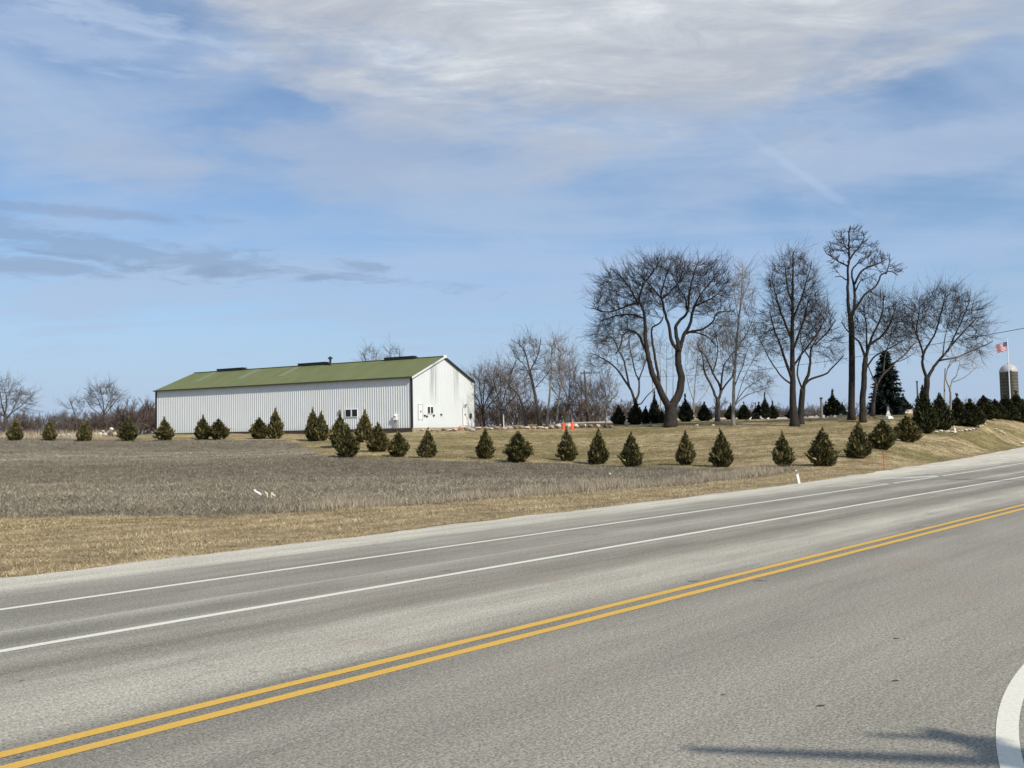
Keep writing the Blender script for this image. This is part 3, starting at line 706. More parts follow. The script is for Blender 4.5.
# bases
mb = MB(); mb.box((-BL / 2, -0.03, -0.30), (BL + .06, 0.16, 0.64)); mb.box((-BL / 2, BW + .03, -.3), (BL + .06, .16, .64)); mb.box((-BL - .02, BW / 2, -.3), (.14, BW + .2, .64)); mb.build('skirt_board', M['skirt'], bld)
mb = MB(); mb.box((0.06, BW / 2, -0.34), (0.20, BW + .2, 0.72)); mb.build('foundation', M['concrete'], bld)
def window(parent, axis, c0, c1, z0, z1, split=True, nm='window'):
    """axis 0: on the gable (x=0), spans y; axis 1: on the long wall (y=0), spans x"""
    def bx(mb, a0, a1, za, zb, o0, o1):
        if axis == 0: mb.box(((o0 + o1) / 2, (a0 + a1) / 2, (za + zb) / 2), (o1 - o0, a1 - a0, zb - za))
        else: mb.box(((a0 + a1) / 2, -(o0 + o1) / 2, (za + zb) / 2), (a1 - a0, o1 - o0, zb - za))
    fr = MB(); t = 0.045
    bx(fr, c0 - t, c1 + t, z1, z1 + t, 0.0, .09); bx(fr, c0 - t, c1 + t, z0 - t, z0, 0.0, .10)
    bx(fr, c0 - t, c0, z0, z1, 0, .09); bx(fr, c1, c1 + t, z0, z1, 0, .09)
    mid = (c0 + c1) / 2
    bx(fr, mid - .07, mid + .07, z0, z1, 0, .085)
    f = fr.build(nm, M['white_paint'], parent)
    for a, b_ in ((c0, mid - .07), (mid + .07, c1)):
        p = MB(); bx(p, a, b_, z0, z1, 0.038, .050); p.build('pane', M['glass'], f)
a = b_hit(427.2, 413.2, 0, 0); b_ = b_hit(432.6, 407, 0, 0); window(bld, 0, a[1], b_[1], a[2], b_[2])
a = b_hit(345.8, 416.8, 1, 0); b_ = b_hit(357.6, 409.4, 1, 0); window(bld, 1, a[0], b_[0], a[2], b_[2])
# gable door with frame, handle and lamp
M['frame_grey'] = plain('frame_grey', (0.45, 0.46, 0.46), 0.6, 0.05)
def gdoor(px0, px1, top, bot, handle_px, nm, frame=True):
    a = b_hit(px0, bot, 0, 0); c = b_hit(px1, top, 0, 0)
    y0, y1, z0, z1 = a[1], c[1], a[2], c[2]
    d = MB(); d.box((0.035, (y0 + y1) / 2, (z0 + z1) / 2), (0.05, y1 - y0, z1 - z0)); D = d.build(nm, M['white_paint'], bld)
    f = MB()
    for yy in (y0 - .05, y1 + .05): f.box((0.045, yy, (z0 + z1) / 2), (0.07, .07, z1 - z0 + .16))
    f.box((0.045, (y0 + y1) / 2, z1 + .05), (0.07, y1 - y0 + .03, .07)); f.build('frame', M['frame_grey'], D)
    h = b_hit(handle_px[0], handle_px[1], 0, 0); hb = MB(); hb.box((0.09, h[1], h[2]), (0.06, .12, .20)); hb.build('handle', M['dark_metal'], D)
gdoor(462.9, 467.3, 408.0, 425.4, (464.4, 414.6), 'door')
gdoor(418.3, 421.8, 404.8, 419.4, (420.2, 411.5), 'hatch_door')
a = b_hit(470.0, 415.8, 0, 0); mb = MB(); mb.box((0.10, a[1], a[2]), (0.18, .34, .55)); mb.build('meter_box', M['wood_pole'], bld)
a = b_hit(465.0, 405.4, 0, 0); mb = MB(); mb.box((0.10, a[1], a[2]), (0.16, .22, .16)); mb.tube([(0.04, a[1], a[2] + .05), (.24, a[1] + .05, a[2] + .18)], .04, 6); mb.build('wall_lamp', M['pale_post'], bld)
for px_, py_ in ((424.2, 415.4), (426.4, 416.2), (433.3, 415.3), (440.7, 414.4)):
    a = b_hit(px_, py_, 0, 0); mb = MB(); mb.box((0.07, a[1], a[2]), (0.10, .26, .14)); mb.tube([(0.10, a[1], a[2]), (.20, a[1], a[2] - .08)], .05, 6); mb.build('wall_fitting', M['dark_metal'], bld)
a = b_hit(396.3, 418.0, 1, 0); mb = MB(); mb.box((a[0], -0.16, a[2]), (.42, .24, .42)); mb.lathe([(0.24, .0), (.24, .12), (.05, .24)], 10, (a[0], -.18, a[2] + .2)); g = mb.build('gas_meter', M['white_paint'], bld)
mb = MB(); mb.tube([(a[0] - .12, -.16, a[2] - .2), (a[0] - .12, -.16, -.1)], .045, 6); mb.tube([(a[0] + .15, -.16, a[2] - .2), (a[0] + .15, -.16, -.1)], .035, 6); mb.build('riser_pipe', M['pale_post'], g)
a = b_hit(340.5, 411.5, 1, 0); mb = MB(); mb.box((a[0], -.10, a[2]), (.30, .14, .34)); mb.build('junction_box', M['pale_post'], bld)

# ------------------------------------------------------------------ evergreen shrubs
def shrub_mesh(seed, h, rmax, n, leaf=(0.10, 0.22), prof=None, lean=0.0, twin=False, m_=None, spike=0.16, low=0.24):
    r = np.random.default_rng(seed); mb = MB()
    def rad(t):
        t = np.asarray(t); return np.sqrt(0.12 + 0.88 * np.clip(t / low, 0, 1)) * np.clip((1 - t) / (1 - low), 0, 1) ** 0.72
    lump = lambda t, ph: 1 + 0.13 * np.sin(3 * ph + 7 * t + seed) + 0.10 * np.sin(5 * ph - 11 * t + 2 * seed) + 0.10 * np.sin(2 * ph + 23 * t + seed)
    tops = [(0, 0, 1.0, 1.0)] if not twin else [(-0.42 * rmax, 0, 1.0, .74), (0.46 * rmax, .1, .86, .72)]
    for ox, oy, hs, rs in tops:
        H, RM = h * hs, rmax * rs
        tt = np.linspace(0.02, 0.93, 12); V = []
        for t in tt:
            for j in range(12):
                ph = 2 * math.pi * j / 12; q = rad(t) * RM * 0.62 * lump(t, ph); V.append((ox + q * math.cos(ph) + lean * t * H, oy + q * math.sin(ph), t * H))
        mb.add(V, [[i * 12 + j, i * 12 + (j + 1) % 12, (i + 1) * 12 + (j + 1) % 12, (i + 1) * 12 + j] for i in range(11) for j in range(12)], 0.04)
        k = int(n * hs / len(tops)); t = r.random(k * 3); keep = r.random(k * 3) < rad(t) + 0.06; t = t[keep][:k]; k = len(t)
        ph = r.random(k) * 2 * math.pi; q = rad(t) * RM * lump(t, ph) * np.where((r.random(k) < .15) & (t > .3), r.uniform(1.0, 1.28, k), r.uniform(.58, 1.08, k))
        c = np.c_[ox + q * np.cos(ph) + lean * t * H, oy + q * np.sin(ph), t * H]
        out = np.c_[np.cos(ph), np.sin(ph), np.zeros(k)]
        d = out * r.uniform(0.25, 0.9, k)[:, None] + np.c_[np.zeros((k, 2)), r.uniform(0.5, 1.0, k)] + r.normal(0, 0.25, (k, 3)); d /= np.linalg.norm(d, axis=1)[:, None]
        sd = np.cross(d, out + r.normal(0, 0.7, (k, 3))); sd /= np.linalg.norm(sd, axis=1)[:, None] + 1e-9
        L = r.uniform(*leaf, k)[:, None] * (0.7 + 0.5 * (1 - t))[:, None]; W = L * r.uniform(0.22, 0.42, k)[:, None]
        V = np.stack([c - d * L * .3, c + sd * W, c + d * L, c - sd * W], 1).reshape(-1, 3)
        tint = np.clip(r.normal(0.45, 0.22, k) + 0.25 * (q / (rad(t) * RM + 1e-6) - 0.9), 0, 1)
        mb.add(V, np.arange(4 * k).reshape(-1, 4), np.repeat(tint, 4))
        # leader
        k = 34; t = r.uniform(0.86, 1.0 + spike, k); c = np.c_[ox + r.normal(0, .035, k) + lean * H, oy + r.normal(0, .035, k), t * H * 0.98]
        d = np.c_[r.normal(0, .35, (k, 2)), np.ones(k)]; d /= np.linalg.norm(d, axis=1)[:, None]; sd = np.cross(d, r.normal(0, 1, (k, 3))); sd /= np.linalg.norm(sd, axis=1)[:, None]
        L = r.uniform(.10, .2, k)[:, None] * h / 1.7; V = np.stack([c - d * L * .4, c + sd * L * .3, c + d * L, c - sd * L * .3], 1).reshape(-1, 3)
        mb.add(V, np.arange(4 * k).reshape(-1, 4), np.repeat(np.clip(r.normal(.6, .2, k), 0, 1), 4))
    return mb.mesh('foliage', m_)
def trunk_mesh(h, r_): 
    mb = MB(); mb.tube([(0, 0, -0.15), (0.01, 0, h * .3), (0, 0.01, h * .7)], [r_, r_ * .8, r_ * .3], 7); return mb.mesh('trunk', M['bark_mid'])
def shrub_proto(name, fm, h, r_):
    root = thing(name, None, 'shrub'); link('foliage', fm, None, root); link('trunk', trunk_mesh(h, r_), None, root); return root
def shrub_set(name, meshes, h0, tr, rows, group, cat='shrub'):
    """rows: (px, distance, height in metres, width factor, mesh index, label)"""
    protos = {}
    r = random.Random(len(rows))
    for n_, (px, Z, h, wf, k, lab) in enumerate(rows):
        if len(meshes) == 8 and n_ % 2: k = {0: 6, 1: 5, 2: 7, 3: 3}[k]
        if k not in protos:
            o = protos[k] = shrub_proto(name, meshes[k], h0, tr)
        else: o = copy_tree(protos[k])
        p = spot(px, Z); s = h / h0
        o.location = (p[0], p[1], p[2] - 0.03); o.scale = (s * wf, s * wf, s); o.rotation_euler = (0, 0, r.uniform(0, 6.28) if k != 5 else 0.0)
        o['label'] = lab; o['category'] = cat; o['group'] = group
def row_of(pix):
    """(px, base_y, top_y, width_px, mesh, label) -> distance from the ground hit, height from the pixels"""
    out = []
    for px, by, ty, wp, k, lab in pix:
        g = ground_hit(px, by, 30, 118); Z = g[1]; h = at_depth(px, ty, Z)[2] - g[2]
        out.append((px, Z, h * .97, (wp * Z / F_PX) / (0.72 * h), k, lab))
    return out
H0 = 1.75; RM0 = 0.50
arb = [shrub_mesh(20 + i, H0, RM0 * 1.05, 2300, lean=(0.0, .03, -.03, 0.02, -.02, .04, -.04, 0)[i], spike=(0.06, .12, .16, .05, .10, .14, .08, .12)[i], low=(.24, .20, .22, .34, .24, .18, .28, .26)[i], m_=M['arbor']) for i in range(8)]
ROW = [
 (485,459,430,20,0,'small pyramidal evergreen on the field edge, first one right of the white building'),
 (518,462,432,29,3,'broadest pyramidal evergreen on the field edge right of the white building'),
 (567,461,430,21,2,'small pyramidal evergreen in front of the orange cones'),
 (597,464,431,22,1,'small pyramidal evergreen with a pointed tip, next right of the orange cones'),
 (631,467,434,24,1,'small pyramidal evergreen with a thin tip below the forked oak’s left edge'),
 (685,465,433,20,2,'small narrow evergreen on the lawn below the forked oak'),
 (721,467,432,25,1,'pyramidal evergreen with a slim tip, one right of the oak'),
 (782,467,434,22,2,'evergreen beside the tip of the stubble field, left of the white post'),
 (822,466,430,31,1,'large pyramidal evergreen just behind the white marker post'),
 (857,458,423,26,1,'pyramidal evergreen with a tall narrow top, left of the red stake'),
 (882,449,420,29,3,'round topped brownish evergreen above the red stake'),
 (908,442,415,27,3,'wide dark evergreen at the left end of the stone bordered bed'),
 (427,458,430,21,1,'slim pyramidal evergreen standing alone below the gable end window'),
 (398,457,432,22,3,'round evergreen at the field corner below the gas meter'),
 (378,452,424,25,1,'evergreen leaning left behind the round one at the field corner'),
 (364,442,412,20,1,'tall evergreen right of the long wall window'),
 (347,457,425,25,0,'broad evergreen nearest the field corner below the long wall window'),
 (340,447,416,22,2,'tall evergreen rising behind the one at the field corner'),
 (321,441,413,17,1,'right one of the merged evergreen pair near the middle of the long wall'),
 (313,441,410,17,2,'tallest one of the merged evergreen pair near the middle of the long wall'),
 (275,439,410,18,1,'tall pointed evergreen, right half of the second pair along the long wall'),
 (259,439,418,20,3,'round topped evergreen, left half of the second pair along the long wall'),
 (219,439.5,419,21,3,'round topped evergreen, right half of the first pair along the long wall'),
 (203,439.5,417,18,2,'pointed evergreen, left half of the first pair along the long wall'),
 (165,440.5,419,19,2,'evergreen standing at the far left corner of the building'),
 (128,441,418,20,2,'evergreen beside the pale rock pile, left of the building'),
 (87,441,420,11,2,'thin evergreen between the straw patch and the pale rock pile'),
 (82,441,422,11,1,'slim evergreen merged with its thin neighbour by the straw patch'),
 (50,440.5,421,15,1,'small evergreen standing in the pale straw patch at far left'),
 (15,440.5,419,16,1,'leftmost evergreen at the far left end of the field'),
]
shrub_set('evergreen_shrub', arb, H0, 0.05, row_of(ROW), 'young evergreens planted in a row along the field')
jun = [shrub_mesh(50 + i, 2.2, 0.62, 1500, (0.12, 0.26), lean=(0, .03, -.05)[i % 3], spike=(.12, .2, .3)[i % 3], low=(.22, .3, .2)[i % 3], m_=M['juniper']) for i in range(3)]
def far_row(pix):
    out = []
    for px, Z, by, ty, wp, k, lab in pix:
        h = at_depth(px, ty, Z)[2] - spot(px, Z)[2]; out.append((px, Z, h * .95, (wp * Z / F_PX) / (2 * 0.31 * h), k, lab))
    return out
shrub_set('juniper_shrub', jun, 2.2, 0.06, far_row([
 (619,98,427,406,15,0,'dark juniper standing alone at the left end of the shrubs by the oak'),
 (636,97,425,402,18,1,'wide dark juniper in front of the thin trees left of the oak'),
 (646,98,425,407,11,0,'low dark juniper squeezed between the wide one and the spire left of the oak'),
 (655,97,424.5,396,13,2,'spire topped dark juniper just left of the oak trunk'),
 (662,96,424,410,10,1,'low dark juniper touching the left side of the oak trunk'),
 (686,97,423.5,399,16,2,'tall dark juniper just right of the oak trunk'),
 (705,98,423,403,15,0,'cone shaped dark juniper between the oak and the forked grey tree'),
 (731,101,421,405,13,1,'dark juniper behind the slender tree right of the forked grey tree'),
 (744,102,420,404,17,1,'broad dark juniper right of the slender tree'),
 (760,104,419.5,404,15,1,'left lobe of the dark juniper clump with a spire'),
 (766,103,419.5,397,11,2,'dark juniper clump spire between slender tree and twin trunk tree'),
 (773,104,419,404,13,2,'right leaning tip of the dark juniper clump with a spire'),
 (793,103,419,407,13,1,'dark bush directly behind the twin trunk tree'),
 (827,108,418,403,9,1,'dark evergreen left of the thin grey post by the gravestones'),
 (835,107,418,394,20,2,'tall dark evergreen right of the thin grey post by the gravestones'),
 (843,107,418,404,10,1,'low dark bush touching the tall straight tree behind the gravestones'),
 (905,104,418,396,15,1,'dark evergreen right of the spruce beyond the monument')]), 'dark junipers on the crest')
ced = [shrub_mesh(70 + i, 3.0, 0.95, 2200, (0.14, 0.30), lean=(0, .02, -.03, .02)[i], spike=(.05, .10, .03, .14)[i], low=.16, m_=M['cedar']) for i in range(4)]
def near_row(pix):
    out = []
    for px, Z, by, ty, wp, k, lab in pix:
        Z = ground_hit(px, by, 50, 112)[1] if px < 980 else Z; h = at_depth(px, ty, Z)[2] - spot(px, Z)[2]; out.append((px, Z, h * .95, (wp * Z / F_PX) / (2 * 0.26 * h), k, lab))
    return out
shrub_set('cedar_shrub', ced, 3.0, 0.08, near_row([
 (925,64,433,388,20,1,'tall dark cedar with narrow top at the left end of the stone bordered bed'),
 (941,66,430,393,19,0,'dark cedar hiding the foot of the birch pair at the bed'),
 (958,74,425,396,19,3,'dark cedar directly right of the pale birch stems'),
 (970,73,425.5,400,24,1,'wide dark cedar with a thin leader behind the stone edging'),
 (986,96,420.5,395,21,2,'dark cedar left of the silo with a broad base'),
 (996,98,420,399,18,0,'dark cedar just left of the flagpole foot'),
 (1006,101,419.5,396,20,1,'dark cedar hiding the silo base'),
 (1017,102,420,393,20,3,'dark cedar right of the silo at the frame edge'),
 (1030,104,421,394,22,2,'dark cedar past the silo, cut by the frame edge')]), 'dark cedars along the right bank')

# ------------------------------------------------------------------ spruce
def spruce(px, Z, by, ty, wp, label):
    g = spot(px, Z); top = at_depth(px, ty, Z)[2]; H = top - g[2]; Rr = wp * Z / F_PX / 2
    root = thing('spruce_tree', label, 'tree', tuple(g)); r = np.random.default_rng(9)
    mb = MB(); mb.tube([(0, 0, -.2), (0, 0, H * .5), (0, 0, H)], [.22, .13, .02], 8); mb.build('trunk', M['bark_dark'], root)
    mb = MB(); P0 = []; Q = []
    for lv in np.linspace(0.06, 0.97, 27):
        L0 = Rr * (1 - lv) ** 0.8 * 1.05 + 0.12
        for j in range(13):
            ph = r.random() * 6.283; L = L0 * r.uniform(.65, 1.12); o = np.array([math.cos(ph), math.sin(ph), 0])
            k = max(6, int(L * 16)); s_ = np.linspace(.12, 1, k)
            c = o * (s_ * L)[:, None]; c[:, 2] += lv * H - 0.32 * s_ * L + 0.16 * (s_ ** 2) * L
            n_ = 3
            c = np.repeat(c, n_, 0) + r.normal(0, .07, (k * n_, 3)); kk = len(c)
            d = o * .8 + np.c_[r.normal(0, .5, (kk, 2)), r.normal(-.25, .3, kk)]; d /= np.linalg.norm(d, axis=1)[:, None]
            sd = np.cross(d, r.normal(0, .4, (kk, 3)) + [0, 0, 1]); sd /= np.linalg.norm(sd, axis=1)[:, None]
            LL = r.uniform(.14, .30, kk)[:, None]; W = LL * .35
            V = np.stack([c - d * LL * .3, c + sd * W, c + d * LL, c - sd * W], 1).reshape(-1, 3)
            mb.add(V, np.arange(4 * kk).reshape(-1, 4), np.repeat(np.clip(r.normal(.45, .22, kk), 0, 1), 4))
    mb.build('crown', M['spruce'], root)
spruce(888, 100, 418, 350, 42, 'dark spruce tree standing behind the white monument')

# ------------------------------------------------------------------ bare trees
def crom(P, n=5):
    P = np.asarray(P, float)
    if len(P) < 3: return np.array([P[0] + (P[-1] - P[0]) * t for t in np.linspace(0, 1, n * (len(P) - 1) + 1)])
    Q = np.vstack([2 * P[0] - P[1], P, 2 * P[-1] - P[-2]]); out = []
    for i in range(1, len(Q) - 2):
        for t in np.arange(n) / n:
            a, b_, c, d = Q[i - 1], Q[i], Q[i + 1], Q[i + 2]
            out.append(0.5 * (2 * b_ + (c - a) * t + (2 * a - 5 * b_ + 4 * c - d) * t * t + (3 * b_ - a - 3 * c + d) * t ** 3))
    out.append(P[-1]); return np.array(out)
def colonize(nodes, cap, att, D, di, dk, rg, iters=70, up=0.08, jit=0.18):
    N = [np.array(n) for n in nodes]; par = [-1] * len(N); kids = [0] * len(N)
    A = att.copy(); DR = [np.zeros(3)] * len(N); nd = np.full(len(A), 1e9); nn = np.zeros(len(A), int)
    def upd(idx):
        nonlocal nd, nn
        if len(idx) == 0 or len(A) == 0: return
        B = np.array([N[i] for i in idx]); 
        d = np.linalg.norm(A[:, None] - B[None], axis=2); j = d.argmin(1); dm = d[np.arange(len(A)), j]
        k = dm < nd; nd[k] = dm[k]; nn[k] = np.asarray(idx)[j[k]]
    upd(list(range(len(N))))
    for it in range(iters):
        keep = nd > dk; A, nd, nn = A[keep], nd[keep], nn[keep]
        if len(A) == 0: break
        act = nd < di
        if not act.any(): break
        new = []
        order = np.argsort(nn[act]); ids = nn[act][order]; dirs = (A[act][order] - np.array([N[i] for i in ids])); dirs /= np.linalg.norm(dirs, axis=1)[:, None] + 1e-9
        u, st = np.unique(ids, return_index=True)
        for i, s_ in enumerate(st):
            e_ = st[i + 1] if i + 1 < len(st) else len(ids); n_ = int(u[i])
            if kids[n_] >= 4: continue
            d = dirs[s_:e_].mean(0) + rg.normal(0, jit, 3) + [0, 0, up] + 0.55 * DR[n_]; d /= np.linalg.norm(d) + 1e-9
            N.append(N[n_] + d * D); DR.append(d); par.append(n_); kids.append(0); kids[n_] += 1; new.append(len(N) - 1)
        upd(new)
    return np.array(N), np.array(par)
def bare_tree(label, px, by, Z, limbs, crown, natt, mats, seed, D=0.36, di=7.0, dk=0.62, rtip=0.012, twig=1.0, twl=(0.45, 1.15), jit=0.18, up=0.08, start=0.35, shell=0.45, group=None, tip=1.0, name='bare_tree', ydepth=1.0, branchcol=None):
    """limbs: (list of picture points, start radius m, end radius m, depth drift m)   crown: ellipses (cx, cy, rx, ry) in picture units at distance Z"""
    natt = int(natt * 1.3); dk = min(dk, .52); twig *= 2.0; jit *= .45; rtip *= .97; rg = np.random.default_rng(seed); g = spot(px, Z); off = np.array([g[0], g[1], g[2]])
    b0 = at_depth(px, by, Z); lift = g[2] - b0[2]
    def loc(x, y):
        p = at_depth(x, y, Z) - b0; p[2] = max(p[2], 0) ; return p
    root = thing(name, label, 'tree', tuple(off), group=group)
    mb = MB(); nodes = []; cap = []
    H = max(loc(c[0], c[1] - c[3])[2] for c in crown); sc_h = (H - lift) / H
    for k, (pts, r0, r1, dy) in enumerate(limbs):
        P = np.array([loc(*p) for p in pts]); 
        t = np.linspace(0, 1, len(P)); P[:, 1] += dy * t ** 1.3
        if k and len(P) > 2 and dy == 0: P[1:, 1] += rg.normal(0, .15, len(P) - 1)
        P[:, 2] *= sc_h
        Q = crom(P, 5); n = len(Q); tt = np.linspace(0, 1, n)
        rr = r0 + (r1 - r0) * tt ** 0.8
        if k == 0: Q[0, 2] -= .25; rr = rr * (1 + 0.45 * np.exp(-(Q[:, 2] + .25) / 0.35))
        kk = np.cumsum(rg.normal(0, .055, (n, 3)), 0); kk -= kk[0] + (kk[-1] - kk[0]) * tt[:, None]; Q[1:-1] += (kk * min(1.0, r0 / .2 + .3) * (.3 if k == 0 else .5))[1:-1]
        mb.tube(Q, rr, 9 if r0 > .12 else 6)
        for i in range(n):
            if (tt[i] > start or k > 0) and rr[i] < 0.5: nodes.append(Q[i]); cap.append(rr[i])
    mb.build('trunk', mats[0], root, smooth=True)
    # crown attractors
    A = []
    ws = np.array([c[2] * c[3] for c in crown], float); ws /= ws.sum()
    for (cx, cy, rx, ry), w_ in zip(crown, ws):
        k = int(natt * w_) + 4; rx *= .86; ry *= .86; d = rg.normal(0, 1, (k, 3)); d /= np.linalg.norm(d, axis=1)[:, None]; d *= (rg.uniform(shell ** 3, 1, k) ** (1 / 3))[:, None]
        c = loc(cx, cy); sc_ = Z / F_PX
        A.append(np.c_[c[0] + d[:, 0] * rx * sc_, c[1] + d[:, 1] * 0.5 * (rx + min(rx, ry)) * sc_ * ydepth, (c[2] + d[:, 2] * ry * sc_) * sc_h])
    A = np.vstack(A)
    nd = np.array(nodes); sub = np.arange(len(nd))
    N, par = colonize(nd, cap, A, D, di, dk, rg, up=up, jit=jit)
    n0 = len(nd); n = len(N); acc = np.zeros(n); ex = 2.35
    rad = np.zeros(n)
    for i in range(n - 1, n0 - 1, -1):
        rad[i] = max(rtip, acc[i] ** (1 / ex)); acc[par[i]] += rad[i] ** ex
    cap = np.array(cap)
    p0, p1, r0_, r1_ = [], [], [], []
    for i in range(n0, n):
        a = par[i]; ra = min(rad[i] * 1.12, (cap[a] * .75 if a < n0 else rad[a])); rb = min(rad[i], ra)
        rad[i] = rb
        p0.append(N[a]); p1.append(N[i]); r0_.append(ra); r1_.append(rb)
    p0, p1, r0_, r1_ = map(np.array, (p0, p1, r0_, r1_))
    cr = MB(); big = r0_ > 0.035
    segs_mesh(cr, p0[big], p1[big] + (p1[big] - p0[big]) * .06, r0_[big], r1_[big], 6); segs_mesh(cr, p0[~big], p1[~big], r0_[~big], r1_[~big], 3)
    # twigs
    cen = np.array([A[:, 0].mean(), A[:, 1].mean(), A[:, 2].min() * .7 + A[:, 2].max() * .3])
    thin = np.where(r1_ < rtip * 2.6)[0]; dirn = (p1 - p0); dirn /= np.linalg.norm(dirn, axis=1)[:, None]
    for rep in range(int(math.ceil(twig * 2))):
        sel = thin[rg.random(len(thin)) < min(1, twig * 0.62)]; k = len(sel)
        od = p0[sel] - cen; od /= np.linalg.norm(od, axis=1)[:, None] + 1e-6; d = dirn[sel] * 0.7 + od * 0.55 + rg.normal(0, 0.42, (k, 3)) + [0, 0, 0.18]; d /= np.linalg.norm(d, axis=1)[:, None]
        L = rg.uniform(*twl, k)[:, None]; b_ = p0[sel] + (p1[sel] - p0[sel]) * rg.random(k)[:, None]; mid = b_ + d * L * .55
        d2 = d + rg.normal(0, .16, (k, 3)) + [0, 0, .10]; e_ = mid + d2 * L * .5
        segs_mesh(cr, b_, mid, rtip * .9, rtip * .7, 3); segs_mesh(cr, mid, e_, rtip * .7, rtip * .35, 3)
        h = rg.random(k) < .7; d3 = d + rg.normal(0, .6, (k, 3)); segs_mesh(cr, mid[h], (mid + d3 * L * .4)[h], rtip * .6, rtip * .3, 3)
    # straight terminal shoots that break up the outline
    haskid = np.zeros(n, bool); haskid[par[n0:]] = True
    tips = np.where(~haskid[n0:])[0]
    for rep in range(3):
        sel = tips[rg.random(len(tips)) < .8]; k = len(sel)
        od = p1[sel] - cen; od /= np.linalg.norm(od, axis=1)[:, None] + 1e-6
        d = dirn[sel] * .7 + od * .7 + rg.normal(0, .30, (k, 3)) + [0, 0, .25]; d /= np.linalg.norm(d, axis=1)[:, None]
        L = rg.uniform(.5, 1.9, k)[:, None] * twl[1] * tip; a = p1[sel]; b_ = a + d * L * .5; e_ = b_ + (d + rg.normal(0, .12, (k, 3)) + [0, 0, .06]) * L * .5
        segs_mesh(cr, a, b_, rtip, rtip * .75, 3); segs_mesh(cr, b_, e_, rtip * .75, rtip * .35, 3)
        for q in (.3, .6, .8):
            s0 = a + (e_ - a) * q; d2 = d + rg.normal(0, .5, (k, 3)); segs_mesh(cr, s0, s0 + d2 * L * .38, rtip * .6, rtip * .3, 3)
    cr.build('crown', mats[1], root)
    return root
DK = (M['bark_dark'], M['twig_dark']); MD = (M['bark_mid'], M['twig_mid']); PL = (M['bark_pale'], M['twig_pale'])
# the big forked oak
bare_tree('broad dark oak with a thick trunk forked into two heavy limbs', 671, 424, 88, [
 ([(671,424),(671,411),(670,401)], .64, .56, 0), ([(669,404),(662,392),(655,378),(650,366),(646,352),(644.5,338),(643.5,325),(642,313),(638.5,303)], .38, .11, -1.2),
 ([(643,317),(632,314),(615,315),(600,321)], .12, .05, -.8), ([(638.5,304),(633,303),(612,311),(601,309),(592,306)], .12, .04, 1.0), ([(638.5,304),(641,292),(645,284),(655,270),(660,259)], .11, .04, -.8),
 ([(638.5,304),(632,290),(622,275),(612,266)], .11, .04, 1.4), ([(645,348),(639,335),(631,330),(622,335),(619,347),(614,354)], .13, .05, -1.5),
 ([(659,380),(656,358),(654.5,340),(654.5,327),(662,321),(666,314)], .15, .06, 1.5),
 ([(672,404),(678,395),(682,384),(683,371),(681,358),(679.5,348)], .44, .30, .8), ([(679.5,350),(673,340),(670,323),(665,308),(662,297),(664,285),(668,268)], .21, .05, -1.0),
 ([(662,298),(655,290),(649,282),(640,272)], .10, .04, .8), ([(662.5,298),(672,290),(680,278),(683,264)], .10, .04, -1.2),
 ([(679.5,350),(678,338),(677,326),(681,317),(688,308),(690,290),(694,275),(700,261)], .24, .05, 1.2), ([(679.5,348),(684,333),(690,323),(693,309),(697,305),(709,299),(720,291)], .22, .05, -1.0),
 ([(687,309),(686,296),(680,287),(676,276)], .11, .04, 1.0), ([(694,307),(701,294),(712,281),(723,271)], .10, .04, 1.5), ([(684,333),(692,330),(702,328),(710,323),(715,314),(730,312)], .15, .05, -1.6), ([(688,331),(700,332),(712,336),(722,345)], .10, .04, 1.6)],
 [(624,302,36,40), (662,284,44,33), (702,288,36,34), (604,330,15,16), (722,312,14,24)], 3000, DK, 11, D=.36, dk=.60, rtip=.0135, twig=1.0, shell=.35, name='oak_tree', up=.03)
bare_tree('bare grey tree with wide forked limbs behind the left side of the oak', 637, 422, 99, [
 ([(637,422),(636,405),(635,398)], .28, .22, 0), ([(635,399),(628,384),(613,365),(600,356),(591,352)], .16, .04, 1.0), ([(630,388),(624,361),(618,350),(612,338)], .12, .04, -1), ([(636,400),(639,390),(639,378),(635,367),(631,347),(630,335)], .14, .04, .8),
 ([(637,404),(641,403),(648,394),(656,386)], .09, .04, -1), ([(639,380),(644,367),(647,358),(650,345)], .09, .03, .5)], [(612,352,24,22), (634,350,20,26), (600,362,14,14)], 700, MD, 12, D=.42, rtip=.012, twig=.8)
bare_tree('several slender pale stems seen between the oak limbs', 662, 423, 104, [([(660,423),(661,390),(660,345)], .09, .02, 0), ([(666,423),(667,385),(668,342)], .08, .02, .8), ([(672,423),(673,385),(672,345)], .07, .02, -.6), ([(655,423),(653,385),(650,355)], .07, .02, .6)],
 [(662,358,14,26)], 150, PL, 13, D=.45, rtip=.011, twig=.5)
bare_tree('thin pale tree just right of the oak trunk', 694, 422, 104, [([(694,422),(695,395),(698,360),(700,335)], .10, .02, 0), ([(694.5,405),(689,385),(686,362)], .06, .02, .5), ([(694,410),(702,400),(709,390),(714,380)], .05, .02, .5)], [(696,365,15,34)], 260, PL, 14, D=.42, rtip=.011, twig=.6)
bare_tree('grey tree forked low into a vase shape between oak and slender tree', 718, 423, 94, [
 ([(718,423),(718,410),(718,399)], .27, .23, 0), ([(717.5,401),(713,391),(704.5,374),(703,366),(701,356),(695,346)], .16, .04, -1), ([(719,400),(721,389),(714.5,374),(711,363),(704,352),(699,344)], .15, .04, .8), ([(720,398),(724,389),(733,377),(736,366),(735,352)], .13, .04, 1.2),
 ([(721,390),(722,374),(724,364),(733,352),(738,340)], .12, .03, -1.2), ([(713,372),(717,358),(718,344),(716,332)], .09, .03, .4)], [(712,348,20,25), (731,346,14,20), (717,365,20,14)], 750, MD, 15, D=.38, rtip=.012, twig=.9)
